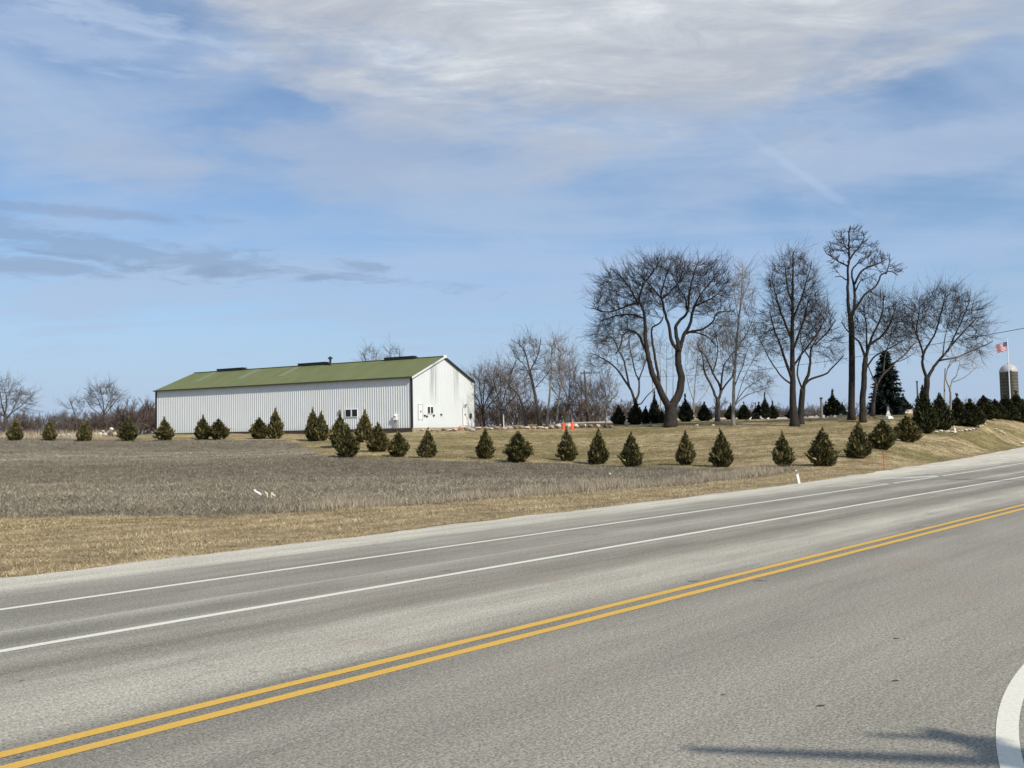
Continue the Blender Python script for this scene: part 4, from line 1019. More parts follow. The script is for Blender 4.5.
bare_tree('tall slender pale tree with long low branches sweeping right', 733, 425, 86, [
 ([(733,425),(734,400),(735,377),(737,341),(740,310),(742,285),(743,262)], .20, .03, 0), ([(733,407),(744,397),(759,391),(773,386)], .06, .02, .6), ([(736,402),(744,390),(756,381),(767,376)], .06, .02, -.6), ([(735,385),(743,366),(748,350),(757,338)], .07, .02, .8),
 ([(737,350),(746,335),(752,320),(755,308)], .06, .02, -.6), ([(736,370),(728,350),(724,335)], .05, .02, .6), ([(739,320),(735,300),(733,280)], .05, .02, -.4), ([(733,412),(740,392),(747,372),(757,355)], .05, .02, .3), ([(741,300),(748,285),(751,270)], .05, .02, .3)],
 [(743,292,12,36), (748,345,20,26), (757,380,18,15), (733,335,12,24)], 850, PL, 16, D=.40, rtip=.012, twig=.9, up=.15)
bare_tree('tall dark tree with a straight trunk and oval crown, left of the tallest tree', 795, 426, 82, [
 ([(795,426),(794,405),(793,375),(793,330),(793,290),(793.5,252)], .43, .04, 0), ([(792,378),(785,364),(778,348),(771,330),(766,312)], .17, .04, -1.2), ([(793,350),(800,332),(808,312),(814,295)], .13, .04, 1.2), ([(793,340),(784,318),(778,298),(775,280)], .13, .04, .8),
 ([(793,318),(801,298),(806,280),(808,265)], .11, .03, -1), ([(793,305),(786,285),(783,268)], .10, .03, -.6), ([(793,366),(803,350),(814,334),(822,318)], .12, .04, -1.4), ([(793,385),(782,376),(771,358),(762,338)], .10, .03, .8)],
 [(793,292,30,46), (793,322,36,36), (775,340,16,22)], 2100, DK, 17, D=.36, dk=.60, rtip=.0125, twig=1.0, up=.14, shell=.3)
bare_tree('second trunk leaning right with a curved bare limb beside the oval crowned tree', 801, 424, 84, [
 ([(801,424),(801.5,408),(803,389)], .32, .26, 0), ([(803,390),(810,371),(812,350),(820,338)], .19, .05, .8), ([(803,389),(809,380),(825,374),(834,365),(840,356)], .14, .04, -1), ([(803,392),(797,375),(799,356),(803,340)], .10, .04, -.8), ([(811,360),(804,345),(803,330)], .08, .03, .8), ([(815,345),(828,332),(838,320)], .08, .03, .6)],
 [(818,328,22,32), (828,340,14,22)], 750, DK, 18, D=.38, rtip=.0125, twig=.9, up=.1)
bare_tree('tallest tree, a straight pale trunk with an open crown of curling branches', 852, 423, 84, [
 ([(852,423),(852,380),(851.5,335),(851,318)], .32, .25, 0), ([(851,320),(848,300),(847.5,281),(848,258),(847,237),(848,227)], .18, .05, -.6), ([(851,319),(855,308),(855,288),(854,275),(858,266),(864,258)], .16, .05, .8), ([(855,285),(863,271),(874,266),(882,262)], .12, .04, -.8),
 ([(853,316),(857,310),(866,297),(880,285),(886,274),(895,270),(903,274)], .14, .04, 1.0), ([(848,267),(838,261),(830,255),(827,248)], .09, .03, .8), ([(847.5,281),(840,278),(832,279)], .07, .03, -.8), ([(848,263),(854,254),(860,247),(866,237),(865,229)], .10, .03, .6), ([(855.5,292),(860,282),(868,279)], .08, .03, -.8), ([(848,250),(842,243),(838,232)], .08, .03, -.8), ([(886,275),(890,262),(891,255)], .06, .03, .3)],
 [(850,243,22,17), (838,258,12,16), (868,254,12,20), (880,264,9,10), (896,268,8,8), (866,278,10,6)], 480, DK, 19, D=.42, dk=.85, rtip=.020, twig=1.0, twl=(.25, .6), jit=.34, up=.05, tip=.7)
bare_tree('dark tree with upswept limbs directly right of the tallest tree', 863, 426, 82, [
 ([(863,426),(863,405),(864,380),(866,359)], .32, .22, 0), ([(866,361),(860,346),(852,335),(845,322)], .13, .04, .8), ([(866,360),(871,338),(878,318),(880,298)], .15, .04, -.8), ([(868,348),(884,336),(895,320),(900,306)], .13, .04, .8), ([(865,372),(874,358),(888,350),(900,342)], .10, .04, -1.0), ([(867,352),(868,328),(866,308)], .10, .04, .6)],
 [(878,322,26,36), (862,322,14,22), (896,326,14,26)], 1250, DK, 20, D=.37, rtip=.0125, twig=1.0, up=.1)
bare_tree('pale barked tree leaning right in front of the spruce', 873, 422, 88, [
 ([(873,422),(874,408),(877,388)], .22, .17, 0), ([(877,389),(884,377),(893,366),(905,354),(914,342)], .13, .04, -.8), ([(877,390),(872,374),(868,358)], .09, .03, .8), ([(884,377),(886,360),(892,342),(896,325)], .09, .03, .8), ([(893,366),(906,362),(916,356)], .06, .03, .5)],
 [(900,334,20,28), (912,345,12,16)], 750, (M['bark_mid'], M['twig_mid']), 21, D=.38, rtip=.0125, twig=1.0, up=.1)
bare_tree('wide fan shaped tree forked into a V rising behind the dark cedars', 928, 424, 80, [
 ([(928,424),(927.5,405),(927,390),(927.5,378)], .29, .24, 0), ([(927,380),(923,365),(922,353),(914,335),(908,318)], .15, .04, -.8), ([(922.5,358),(928,346),(937,333),(946,308),(950,292)], .12, .04, .8), ([(928,379),(935,367),(948,352),(964,334),(979,319)], .17, .04, .6), ([(940,361),(952,358),(968,352),(987,343)], .10, .04, -1), ([(923,352),(918,332),(922,310),(925,296)], .09, .03, 1), ([(948,352),(955,335),(962,315),(966,300)], .10, .03, -.8), ([(943,357),(946,342),(952,325)], .07, .03, .8)],
 [(945,312,36,28), (965,328,24,26), (918,320,17,28), (976,345,14,12)], 1700, DK, 22, D=.37, rtip=.012, twig=1.0, up=.12)
bare_tree('pair of pale birch stems rising from the stone edged bed', 949, 429, 77, [
 ([(949,429),(950.5,410),(951,396),(950,388)], .11, .09, 0), ([(950,390),(953,381),(958,374),(962,362)], .07, .03, .3), ([(950,389),(946,380),(947,368),(951,355)], .07, .03, -.3), ([(953,382),(962,378),(968,373),(976,366)], .05, .02, -.3), ([(944,426),(946,398),(948,368)], .09, .05, .5), ([(948,368),(955,360),(966,354)], .05, .02, .4)],
 [(962,362,13,10), (952,358,8,10)], 140, PL, 23, D=.35, rtip=.011, twig=.6, name='birch_tree')
# the grove between the building and the oak
def fan_limbs(px, by, ty, w, r0, n, seed):
    rg = random.Random(seed); h = by - ty; L = [([(px, by), (px + rg.uniform(-.03, .03) * h, by - h * .18), (px + rg.uniform(-.05, .05) * h, by - h * .34)], r0, r0 * .75, 0)]
    x0, y0 = L[0][0][-1]
    for i in range(n):
        t = (i + .5) / n * 2 - 1; ex = x0 + t * w * .48; ey = ty + h * (.12 + .30 * abs(t)) + rg.uniform(0, .1) * h; ys = y0 + rg.uniform(0, .12) * h
        L.append(([(px + (x0 - px) * (by - ys) / (by - y0), ys), (x0 + (ex - x0) * .35, ys + (ey - ys) * .38), (x0 + (ex - x0) * .75 + rg.uniform(-1, 1), ys + (ey - ys) * .7), (ex, ey)], r0 * .5, .035, rg.uniform(-1.5, 1.5)))
    return L
for (px, by, ty, Z, w_, r0, n, seed, ms, na, lab) in [
 (485, 428, 364, 108, 48, .16, 6, 31, (M['bark_dark'], M['twig_red']), 800, 'reddish brown bushy tree touching the right end of the building'),
 (503, 428, 366, 112, 40, .15, 5, 32, (M['bark_dark'], M['twig_red']), 600, 'second reddish brown bushy tree behind the birdhouse post'),
 (581, 427, 378, 122, 34, .14, 5, 33, MD, 420, 'low rounded bare tree behind the utility pole'),
 (596, 426, 380, 124, 30, .13, 5, 34, MD, 350, 'low bare bush tree right of the utility pole'),
 (606, 426, 368, 104, 26, .09, 4, 35, PL, 160, 'thin pale tree left of the lone juniper'),
 (566, 427, 362, 118, 40, .15, 5, 36, MD, 520, 'grey bare tree behind the orange cones'),
 (520, 428, 376, 120, 34, .14, 5, 37, MD, 420, 'low dense grey tree behind the grove’s leaning trunk')]:
    h = by - ty
    bare_tree(lab, px, by, Z, fan_limbs(px, by, ty, w_, r0, n, seed), [(px, ty + h * .36, w_ * .5, h * .36), (px, ty + h * .5, w_ * .42, h * .3)], na, ms, seed, D=.42, dk=.6, rtip=.012, twig=1.0, up=.1, group='bare trees of the grove beside the building')
bare_tree('tall bare tree with a spreading forked top, centre of the grove', 540, 428, 103, [([(540,428),(537,408),(533,388),(530,371)], .24, .14, 0), ([(530,372),(527,358),(521,346),(511,339)], .09, .03, .5), ([(530,372),(537,358),(540,348),(541,338)], .09, .03, -.5), ([(532,382),(524,365),(514,356)], .06, .03, .6), ([(534,390),(545,378),(552,366)], .06, .03, -.6)],
 [(528,352,20,15), (536,372,20,14)], 420, MD, 41, D=.42, rtip=.012, twig=.8)
bare_tree('leaning bare tree with a dark trunk bent left in the grove', 526, 428, 101, [([(526,428),(524,412),(519,396),(509,386),(504,377)], .19, .07, 0), ([(519,396),(530,390),(541,386)], .06, .03, .5), ([(509,386),(512,372),(516,360)], .06, .03, .5)], [(506,376,12,14), (518,372,14,14)], 200, MD, 42, D=.42, rtip=.012, twig=.7)
bare_tree('tall thin pale trunked tree on the right of the grove', 547, 428, 102, [([(547,428),(549,405),(552,375),(552,350),(556,337)], .17, .04, 0), ([(552,372),(559,362),(564,352)], .05, .02, .5), ([(551,380),(546,365),(545,352)], .05, .02, .5)], [(556,350,12,16), (556,368,14,14)], 260, PL, 43, D=.42, rtip=.012, twig=.8)
bare_tree('slim pale tree beside the thin trunk in the grove', 556, 428, 104, [([(556,428),(559,400),(562,375),(566,352)], .13, .03, 0), ([(560,390),(570,376),(574,362)], .05, .02, .5)], [(567,362,11,18)], 200, PL, 44, D=.42, rtip=.012, twig=.8)
# left of and behind the building
bare_tree('grey bare tree at the left picture edge with a bare limb reaching right', 6, 440, 120, [([(6,440),(6,425),(5,415)], .25, .2, 0), ([(6,420),(14,412),(24,405),(34,393)], .12, .03, 0), ([(5,416),(0,400),(-4,388)], .12, .04, .8), ([(5,416),(8,400),(7,384)], .12, .03, -.8), ([(10,416),(17,400),(20,386)], .08, .03, .5), ([(5,418),(-12,405),(-18,392)], .1, .03, .5)], [(2,396,18,20), (24,404,11,14), (-12,402,16,16)], 800, MD, 51, D=.45, rtip=.014, twig=1.0)
bare_tree('vase shaped bare tree standing left of the building', 104, 438, 130, [([(104,438),(104,424),(104,412)], .2, .15, 0), ([(104,414),(98,402),(92,392)], .08, .03, .5), ([(104,413),(103,398),(101,386)], .09, .03, -.5), ([(104,414),(110,400),(118,388)], .08, .03, .5), ([(104,416),(114,404),(122,396)], .07, .03, -.5), ([(104,418),(92,408),(85,396)], .07, .03, -.3)], [(104,398,18,14)], 380, MD, 52, D=.5, rtip=.014, twig=.8)
bare_tree('thin bare sapling left of the vase shaped tree', 77, 438, 130, [([(77,438),(76,420),(71,404),(70,398)], .12, .03, 0), ([(76,420),(82,410),(84,402)], .05, .02, .4)], [(75,408,9,10)], 110, MD, 53, D=.5, rtip=.013, twig=.7)
bare_tree('bare tree top showing over the roof between the flue and right ridge vent', 372, 432, 135, [([(372,432),(372,400),(371,375)], .25, .18, 0), ([(371,378),(366,362),(362,352)], .08, .03, .5), ([(371,377),(376,362),(377,352)], .08, .03, -.5)], [(370,360,11,14)], 200, MD, 54, D=.5, rtip=.014, twig=.7)
bare_tree('bare tree top showing over the roof behind the right ridge vent', 394, 431, 135, [([(394,431),(394,400),(394,372)], .25, .18, 0), ([(394,374),(390,360),(389,350)], .08, .03, .5), ([(394,373),(399,360),(400,350)], .08, .03, -.5)], [(394,358,10,13)], 200, MD, 55, D=.5, rtip=.014, twig=.7)

# ------------------------------------------------------------------ far-off woods (read as one mass)
def fan_sticks(mb, n, pos_f, h_f, seed, levels=5, r0=0.05, spread=0.45, kids=3, rmin=0.014):
    rg = np.random.default_rng(seed)
    X, Y = pos_f(rg, n); Z = gz(X, Y) - 0.2; H = h_f(rg, n, X)
    st = 3
    p = np.repeat(np.c_[X, Y, Z], st, 0); d = np.c_[rg.normal(0, .3, (n * st, 2)), np.ones(n * st)]; L = np.repeat(H, st) * .30; r_ = np.repeat(H, st) * 0.011
    for lv in range(levels):
        d /= np.linalg.norm(d, axis=1)[:, None]; q = p + d * L[:, None]
        segs_mesh(mb, p, q, r_, r_ * .72, 3)
        if lv == levels - 1: break
        k = len(p); f = rg.uniform(.45, 1.0, (k, kids))
        p = (p[:, None] + (q - p)[:, None] * f[:, :, None]).reshape(-1, 3)
        d = (d[:, None] + rg.normal(0, spread, (k, kids, 3)) + [0, 0, .12]).reshape(-1, 3); L = np.repeat(L * .70, kids) * rg.uniform(.7, 1.15, k * kids); r_ = np.maximum(np.repeat(r_ * .62, kids), rmin)
def woods(name, label, m_, n, pos, h, seed, **k):
    mb = MB(); fan_sticks(mb, n, pos, h, seed, **k); o = mb.build(name, m_); prop(o, label, 'woods', kind='stuff'); return o
woods('thicket', 'reddish brown leafless thicket left of the building', M['twig_red'], 80, lambda r, n: (r.uniform(-68, -44, n), r.uniform(124, 142, n)), lambda r, n, X: (5.2 + 4.0 * sst(X, -61, -51)) * r.uniform(.7, 1.1, n), 61)
woods('thicket', 'low grey thicket behind the straw patch at far left', M['twig_far_haze'], 90, lambda r, n: (r.uniform(-105, -58, n), r.uniform(135, 155, n)), lambda r, n, X: r.uniform(5.0, 8.0, n), 62)
woods('thicket', 'tangled undergrowth behind the grove of bare trees', M['twig_mid'], 80, lambda r, n: (r.uniform(-6, 16, n), r.uniform(116, 134, n)), lambda r, n, X: r.uniform(2.6, 6.5, n), 63)
woods('thicket', 'grey arching brush between the oak and the forked grey tree', M['twig_mid'], 20, lambda r, n: (r.uniform(22, 31, n), r.uniform(118, 128, n)), lambda r, n, X: r.uniform(2.5, 4.6, n), 66)
woods('distant_woods', 'grey line of distant leafless woods along the horizon', M['twig_far_haze'], 520, lambda r, n: (r.uniform(-320, 330, n), r.uniform(330, 420, n)), lambda r, n, X: r.uniform(8, 15, n) , 64, levels=5, rmin=0.045)
# ------------------------------------------------------------------ stones
def rock_mesh(name, seed, m_, flat=0.75):
    import bmesh
    bm = bmesh.new(); bmesh.ops.create_icosphere(bm, subdivisions=3, radius=0.5)
    r = np.random.default_rng(seed); D_ = r.normal(0, 1, (9, 3)); D_ /= np.linalg.norm(D_, axis=1)[:, None]; c = r.uniform(.30, .46, 9)
    for v in bm.verts:
        p = np.array(v.co)
        for d, k in zip(D_, c):
            o = p @ d
            if o > k: p = p - d * (o - k) * .85
        p = p * (1 + 0.05 * math.sin(9 * p[0] + seed) * math.sin(8 * p[1]) + .04 * math.sin(13 * p[2] + 5 * p[0]))
        v.co = Vector((p[0], p[1], p[2] * flat))
    me = bpy.data.meshes.new(name); bm.to_mesh(me); bm.free(); me.materials.append(m_); return me
BOULD = [rock_mesh('boulder', i, M['boulder'], (.7, .85, .6, .8, .75)[i]) for i in range(5)]
PALE = [rock_mesh('pale_rock', 20 + i, M['pale_rock'], .7) for i in range(4)]
REDR = rock_mesh('red_rock', 41, M['red_rock'], .9)
rr = random.Random(3)
def stone(name, me, px, Z, wp, hp, label, group, cat='boulder', sink=.12):
    p = spot(px, Z) if Z > 0 else ground_hit(px, -Z, 60, 118); Z = p[1]; o = link(name, me); w_ = wp * Z / F_PX; h = hp * Z / F_PX
    o.location = (p[0], p[1], p[2] + h * (.5 - sink)); o.scale = (w_, w_ * rr.uniform(.7, .95), h / .75); o.rotation_euler = (0, 0, rr.uniform(-.5, .5))
    return prop(o, label, cat, group)
G = 'boulders lining the top of the lawn'
lab = 'tan boulder in the loose stone row at the foot of the white gable end'
for px, wp, hp in ((410, 5, 2.4), (415, 4, 2), (422, 4.5, 2), (428, 5, 2.2), (433, 6, 1.6), (438, 3, 2.6), (444, 5, 2.8), (449, 6, 2.6), (455, 6, 3), (472, 7, 3.8)):
    stone('boulder', BOULD[rr.randrange(5)], px, -(431.2 + rr.uniform(-.6, .8)), wp * 1.1, hp * 1.15, lab, G)
stone('boulder', REDR, 460.5, -430.0, 4.5, 4.2, 'reddish boulder beside the gable door', G)
stone('boulder', BOULD[1], 467.5, -430.4, 9, 4.5, 'large grey boulder in front of the gable door', G)
lab = 'tan boulder in the stone row below the grove of bare trees'
for px, wp, hp in ((478, 7, 3), (486, 6, 3.2), (491, 5, 2.6), (496.5, 7, 3.6), (504, 6, 2.6), (509, 7, 3.2), (516, 5, 2.4), (521, 6, 3.2), (527, 7, 2.8), (534, 5, 3.2), (540, 8, 3.4), (546, 5, 3), (551, 7, 4)):
    stone('boulder', BOULD[rr.randrange(5)], px, -(429.3 + rr.uniform(-.5, .9)), wp * 1.1, hp * 1.15, lab, G)
stone('boulder', PALE[0], 558.5, -428.4, 8, 5.5, 'big pale boulder left of the two orange cones', G)
stone('boulder', PALE[1], 568.5, -427.8, 8, 5.0, 'big pale boulder between the two orange cones', G)
stone('boulder', PALE[2], 575.5, -428.2, 7, 5.6, 'pale boulder touching the right orange cone', G)
stone('boulder', PALE[3], 582.5, -427.6, 8, 5.4, 'pale boulder in front of the utility pole', G)
for px, wp, hp, k in ((590.5, 6, 3.6, 0), (598, 6, 3.6, 1), (605, 5.5, 3.2, 3), (611, 5, 3, 4)):
    stone('boulder', BOULD[k], px, -427.4, wp, hp, 'brown boulder on the pale gravel between utility pole and lone juniper', G)
for px, k in ((627, 0), (641, 1), (650, 2), (664, 3), (697, 1), (713, 2)):
    stone('boulder', PALE[k], px, -426.2, 4, 2.2, 'small pale stone in the grass among the dark junipers by the oak', 'pale stones among the junipers')
lab = 'pale stone in the rock heap left of the building'
for px, Z, wp, hp, up_ in ((59, 100, 4, 3, 0), (63, 100, 5, 4, 0), (69, 101, 5, 3.5, 0), (75, 100, 4, 3, 0), (95, 100, 6, 4.2, 0), (100, 99.5, 6, 5, 0), (105, 100, 5, 4.5, 0), (109, 100.5, 7, 6.5, 0), (114.5, 100, 6, 5.5, 0), (118, 99.5, 4, 3.5, 0), (111.5, 100, 5, 4, .62), (103, 100, 4, 3, .4)):
    o = stone('pale_rock', PALE[rr.randrange(4)], px, Z, wp, hp, lab, 'pale rocks heaped beyond the field', 'rock'); o.location.z += up_
# stone edging of the planted bed
lab = 'pale edging stone in the curved border of the planted bed'
Eg = [(941, 431.8), (944.5, 432.2), (948, 432.3), (951.5, 432.6), (955, 432.4), (958.5, 432.0), (962, 431.6), (965.5, 431.2), (969, 430.7), (972.5, 430), (976, 429), (979.5, 427.8), (982.5, 426.6), (985, 425.4), (936, 432.6)]
for px, py in Eg:
    g = ground_hit(px, py, 55, 90); stone('edging_stone', PALE[rr.randrange(4)], px, g[1], rr.uniform(3.2, 5.4), rr.uniform(1.5, 2.6), lab, 'edging stones of the planted bed', 'stone')
for px, wp in ((996, 4), (1000, 5), (1003, 4), (1021, 6)):
    stone('edging_stone', PALE[rr.randrange(4)], px, 82, wp, 2.4, 'pale stone at the foot of the dark cedars near the silo', 'pale stones under the cedars', 'stone')

# ------------------------------------------------------------------ cemetery
def slab(w_, h, d, top):
    mb = MB(); mb.box((0, 0, .07), (w_ * 1.35, d * 1.7, .22)); n = 9
    xs = np.linspace(-w_ / 2, w_ / 2, n); zt = h - top * (2 * xs / w_) ** 2
    F_ = np.vstack([np.c_[xs, np.full(n, -d / 2), np.full(n, .17)], np.c_[xs, np.full(n, -d / 2), zt], np.c_[xs, np.full(n, d / 2), np.full(n, .17)], np.c_[xs, np.full(n, d / 2), zt]])
    q = [[i, i + 1, n + i + 1, n + i] for i in range(n - 1)] + [[2 * n + i + 1, 2 * n + i, 3 * n + i, 3 * n + i + 1] for i in range(n - 1)] + [[n + i, n + i + 1, 3 * n + i + 1, 3 * n + i] for i in range(n - 1)] + [[0, n, 3 * n, 2 * n], [n - 1, 3 * n - 1, 4 * n - 1, 2 * n - 1]]
    mb.add(F_, q); return mb.mesh('gravestone', M['grave'])
SL = [slab(.75, .75, .22, .12), slab(1.0, .62, .25, .03), slab(.6, .95, .2, .22), slab(1.25, .8, .28, .05)]
lab = 'small pale gravestone in the row on the crest behind the tall trees'
for px in (806, 809.5, 812, 817, 819.5, 824, 829, 832, 835.5, 838, 841.5, 845, 858.5, 866, 869.5, 877, 880, 895, 898.5, 909, 913, 919):
    p = spot(px, 104 + rr.uniform(-1.2, 1.5)); o = link('gravestone', SL[rr.randrange(4)]); o.location = p - [0, 0, .06]; o.rotation_euler = (rr.uniform(-.03, .03), 0, rr.uniform(-.35, .35)); k = rr.uniform(.42, .62); o.scale = (k, k, k)
    prop(o, lab, 'gravestone', 'gravestones along the crest')
for px, wd in ((753, 1.6), (760, 1.9)):
    p = spot(px, 103); mb = MB(); mb.box((0, 0, .03), (wd + .2, .5, .2)); mb.box((0, 0, .20), (wd, .32, .24)); mb.box((0, 0, .34), (wd + .08, .36, .06)); o = mb.build('gravestone', M['marble'])
    o.location = p; prop(o, 'wide low pale gravestone near the juniper clump with a spire, ' + ('left one of two' if px < 755 else 'right one of two'), 'gravestone', 'wide pale gravestones')
p = ground_hit(888.5, 418.6, 60, 100); mo = thing('monument', 'small white stone monument with tapering shaft in front of the spruce', 'monument', tuple(p), .4); mo.scale = (.42, .42, .42)
mb = MB(); mb.box((0, 0, .08), (1.5, 1.5, .36)); mb.box((0, 0, .38), (1.15, 1.15, .26)); mb.build('base', M['marble'], mo)
mb = MB(); mb.lathe([(.62, .5), (.60, .95), (.68, 1.0), (.68, 1.08), (.42, 1.14), (.30, 1.9), (.40, 1.94), (.40, 2.0), (.24, 2.06)], 4); mb.build('shaft', M['marble'], mo)
mb = MB(); mb.lathe([(.08, 2.05), (.22, 2.2), (.27, 2.38), (.16, 2.52), (.19, 2.56), (.05, 2.72)], 14); mb.build('urn', M['marble'], mo, smooth=True)
p = spot(954.5, 75); g = thing('garden_statue', 'small white garden statue beside the birch stems in the bed', 'statue', tuple(p)); g.scale = (.75, .75, .75)
mb = MB(); mb.lathe([(.16, 0), (.16, .08), (.10, .12), (.13, .3), (.15, .42), (.06, .50)], 10); mb.build('body', M['marble'], g, smooth=True)
mb = MB(); mb.lathe([(.03, .48), (.08, .54), (.085, .60), (.02, .68)], 10); mb.build('head', M['marble'], g, smooth=True)

# ------------------------------------------------------------------ poles, wire, birdhouse
PT = at_depth(584.3, 370.5, 118); pb = np.array([PT[0] + .35, PT[1], gz1(PT[0], PT[1])])
up_ = thing('utility_pole', 'dark wooden utility pole with short crossarm beside the grove', 'utility pole', tuple(pb)); hp_ = PT[2] - pb[2]
mb = MB(); mb.tube([(0, 0, -.3), (-.15, 0, hp_ * .5), (-.35, 0, hp_)], [.17, .145, .11], 10); mb.build('pole', M['wood_pole'], up_, smooth=True)
mb = MB(); mb.box((-.25, 0, hp_ - .35), (1.3, .12, .14)); mb.build('crossarm', M['wood_pole'], up_)
for dx in (-.8, -.05, .32):
    mb = MB(); mb.lathe([(.03, 0), (.06, .05), (.06, .11), (.03, .18)], 8, (dx, 0, hp_ - .28)); mb.build('insulator', M['pale_post'], up_)
def post(name, px, Z, top, r_, m_, label, cat, cap=True):
    p = spot(px, Z); h = at_depth(px, top, Z)[2] - p[2]; o = thing(name, label, cat, tuple(p))
    mb = MB(); mb.tube([(0, 0, -.3), (0, 0, h)], [r_, r_ * .85], 8); mb.build('post', m_, o)
    if cap: mb = MB(); mb.lathe([(r_ * 1.5, h), (r_ * 1.5, h + .07), (.01, h + .16)], 8); mb.build('cap', M['dark_metal'], o)
    return o, h
post('wooden_post', 822.3, 103, 398.5, .15, M['pale_post'], 'thin grey post standing among the gravestones', 'post')
post('wooden_post', 919, 112, 382, .11, M['wood_pole'], 'slim dark pole right of the spruce behind the dark cedars', 'post')
post('wooden_post', 756.2, 108, 403.5, .07, M['wood_pole'], 'thin post just left of the juniper clump with a spire', 'post')
o, h = post('birdhouse', 503.8, 97, 413.8, .06, M['white_paint'], 'dark birdhouse on a white post below the grove', 'birdhouse', False)
mb = MB(); mb.box((0, 0, h + .26), (.42, .40, .52)); hb = mb.build('nest_box', M['dark_metal'], o)
mb = MB(); V = [(-.32, -.3, h + .50), (.32, -.3, h + .50), (.32, .3, h + .50), (-.32, .3, h + .50), (-.32, 0, h + .78), (.32, 0, h + .78)]; mb.add(V, [[0, 1, 5, 4], [2, 3, 4, 5], [0, 3, 2, 1]]); mb.f.append(np.array([[0, 4, 3]])); mb.f.append(np.array([[1, 2, 5]])); mb.build('roof', M['dark_metal'], hb)
# overhead wire from the pole to the next one, which stands out of frame on the right
tgt = [(607, 374), (686, 378.5), (757, 373.5), (852, 353.5), (990, 336.5), (1024, 331)]
def proj(P):
    d = np.asarray(P) - CAM; z = d @ FW; return 512 + F_PX * (d @ CR) / z, 384 - F_PX * (d @ CU) / z
best = None
A_ = PT - [0, 0, .1]
for Zb in range(30, 116, 6):
    for xb in (1080, 1180, 1300):
        for yb in range(250, 335, 6):
            B_ = at_depth(xb, yb, Zb)
            for sag in (0.5, 1, 1.5, 2, 2.5, 3):
                t = np.linspace(0, 1, 60); C = A_ + (B_ - A_) * t[:, None]; C[:, 2] -= 4 * sag * t * (1 - t)
                x, y = proj(C); e = sum((np.interp(a, x, y) - b_) ** 2 for a, b_ in tgt) if (np.diff(x) > 0).all() else 1e9
                if best is None or e < best[0]: best = (e, B_, sag)
_, WB, sag = best
t = np.linspace(0, 1, 40); C = A_ + (WB - A_) * t[:, None]; C[:, 2] -= 4 * sag * t * (1 - t)
mb = MB(); mb.tube(C, .013, 5); prop(mb.build('power_wire', M['wire']), 'thin power wire sagging from the utility pole up to the right edge', 'wire')
q = np.array([WB[0], WB[1], gz1(WB[0], WB[1])]); o = thing('utility_pole', 'wooden pole carrying the wire, standing right of the frame', 'utility pole', tuple(q)); h = WB[2] - q[2]
mb = MB(); mb.tube([(0, 0, -.3), (0, 0, h + .4)], [.17, .12], 10); mb.build('pole', M['wood_pole'], o)
# utility pole behind and right of the camera: only its shadow falls on the near lane
hz = 8.0; base = np.array([3.10, 6.75, 0]) + np.array([TOSUN[0], TOSUN[1], 0]) * hz / TOSUN[2]
o = thing('utility_pole', 'utility pole beside the side road whose crossarm shadow falls on the near lane', 'utility pole', (base[0], base[1], -.02))
mb = MB(); mb.tube([(0, 0, -.3), (0, 0, hz + .05)], [.17, .12], 12); mb.build('pole', M['wood_pole'], o)
AD = np.array([-.985, .17, 0])
for z_, a0, a1, r_ in ((7.93, -.30, .62, .05), (7.34, -1.0, 2.45, .085)):
    mb = MB(); mb.tube([AD * a0 + [0, 0, z_], AD * (a0 + a1) / 2 + [0, 0, z_], AD * a1 + [0, 0, z_]], [r_, r_, r_ * .55], 8); mb.build('crossarm', M['wood_pole'], o)
mb = MB(); mb.lathe([(.14, 7.25), (.2, 7.3), (.2, 7.8), (.12, 7.9)], 12, tuple(AD * -.05 + [0, -.25, 0])); mb.build('transformer', M['pale_post'], o)

# ------------------------------------------------------------------ roadside markers, cones, litter
g = ground_hit(799.6, 484.3); o = thing('marker_post', 'leaning white reflector post at the road edge', 'marker post', tuple(g)); sc = g[1] / F_PX
mb = MB(); h = 14.2 * sc; lx = -3.0 * sc
V = []
for z_, x_ in ((-.1, .02), (h * .93, lx * .93), (h, lx)):
    wd = .045 if z_ < h * .95 else .025
    V += [(x_ - wd, -.02, z_), (x_ + wd, -.02, z_), (x_ + wd * .8, .025, z_), (x_ - wd * .8, .025, z_)]
mb.add(V, [[4 * i + a, 4 * i + (a + 1) % 4, 4 * i + 4 + (a + 1) % 4, 4 * i + 4 + a] for i in range(2) for a in range(4)] + [[8, 9, 10, 11]]); mb.build('post', M['plastic_white'], o)
mb = MB(); mb.box((lx * .84, -.03, h * .84), (.07, .014, .12)); mb.build('reflector', M['pale_post'], o)
g = ground_hit(884.2, 470.0); o = thing('marker_stake', 'thin red marker stake in the grass at the road edge', 'stake', tuple(g)); sc = g[1] / F_PX
mb = MB(); mb.tube([(0, 0, -.1), (.0, 0, 17.5 * sc)], .02, 8); mb.build('rod', M['marker_red'], o)
mb = MB(); mb.tube([(0, 0, 15.4 * sc), (0, 0, 17.6 * sc)], .03, 8); mb.build('sleeve', M['orange'], o)
cone = None
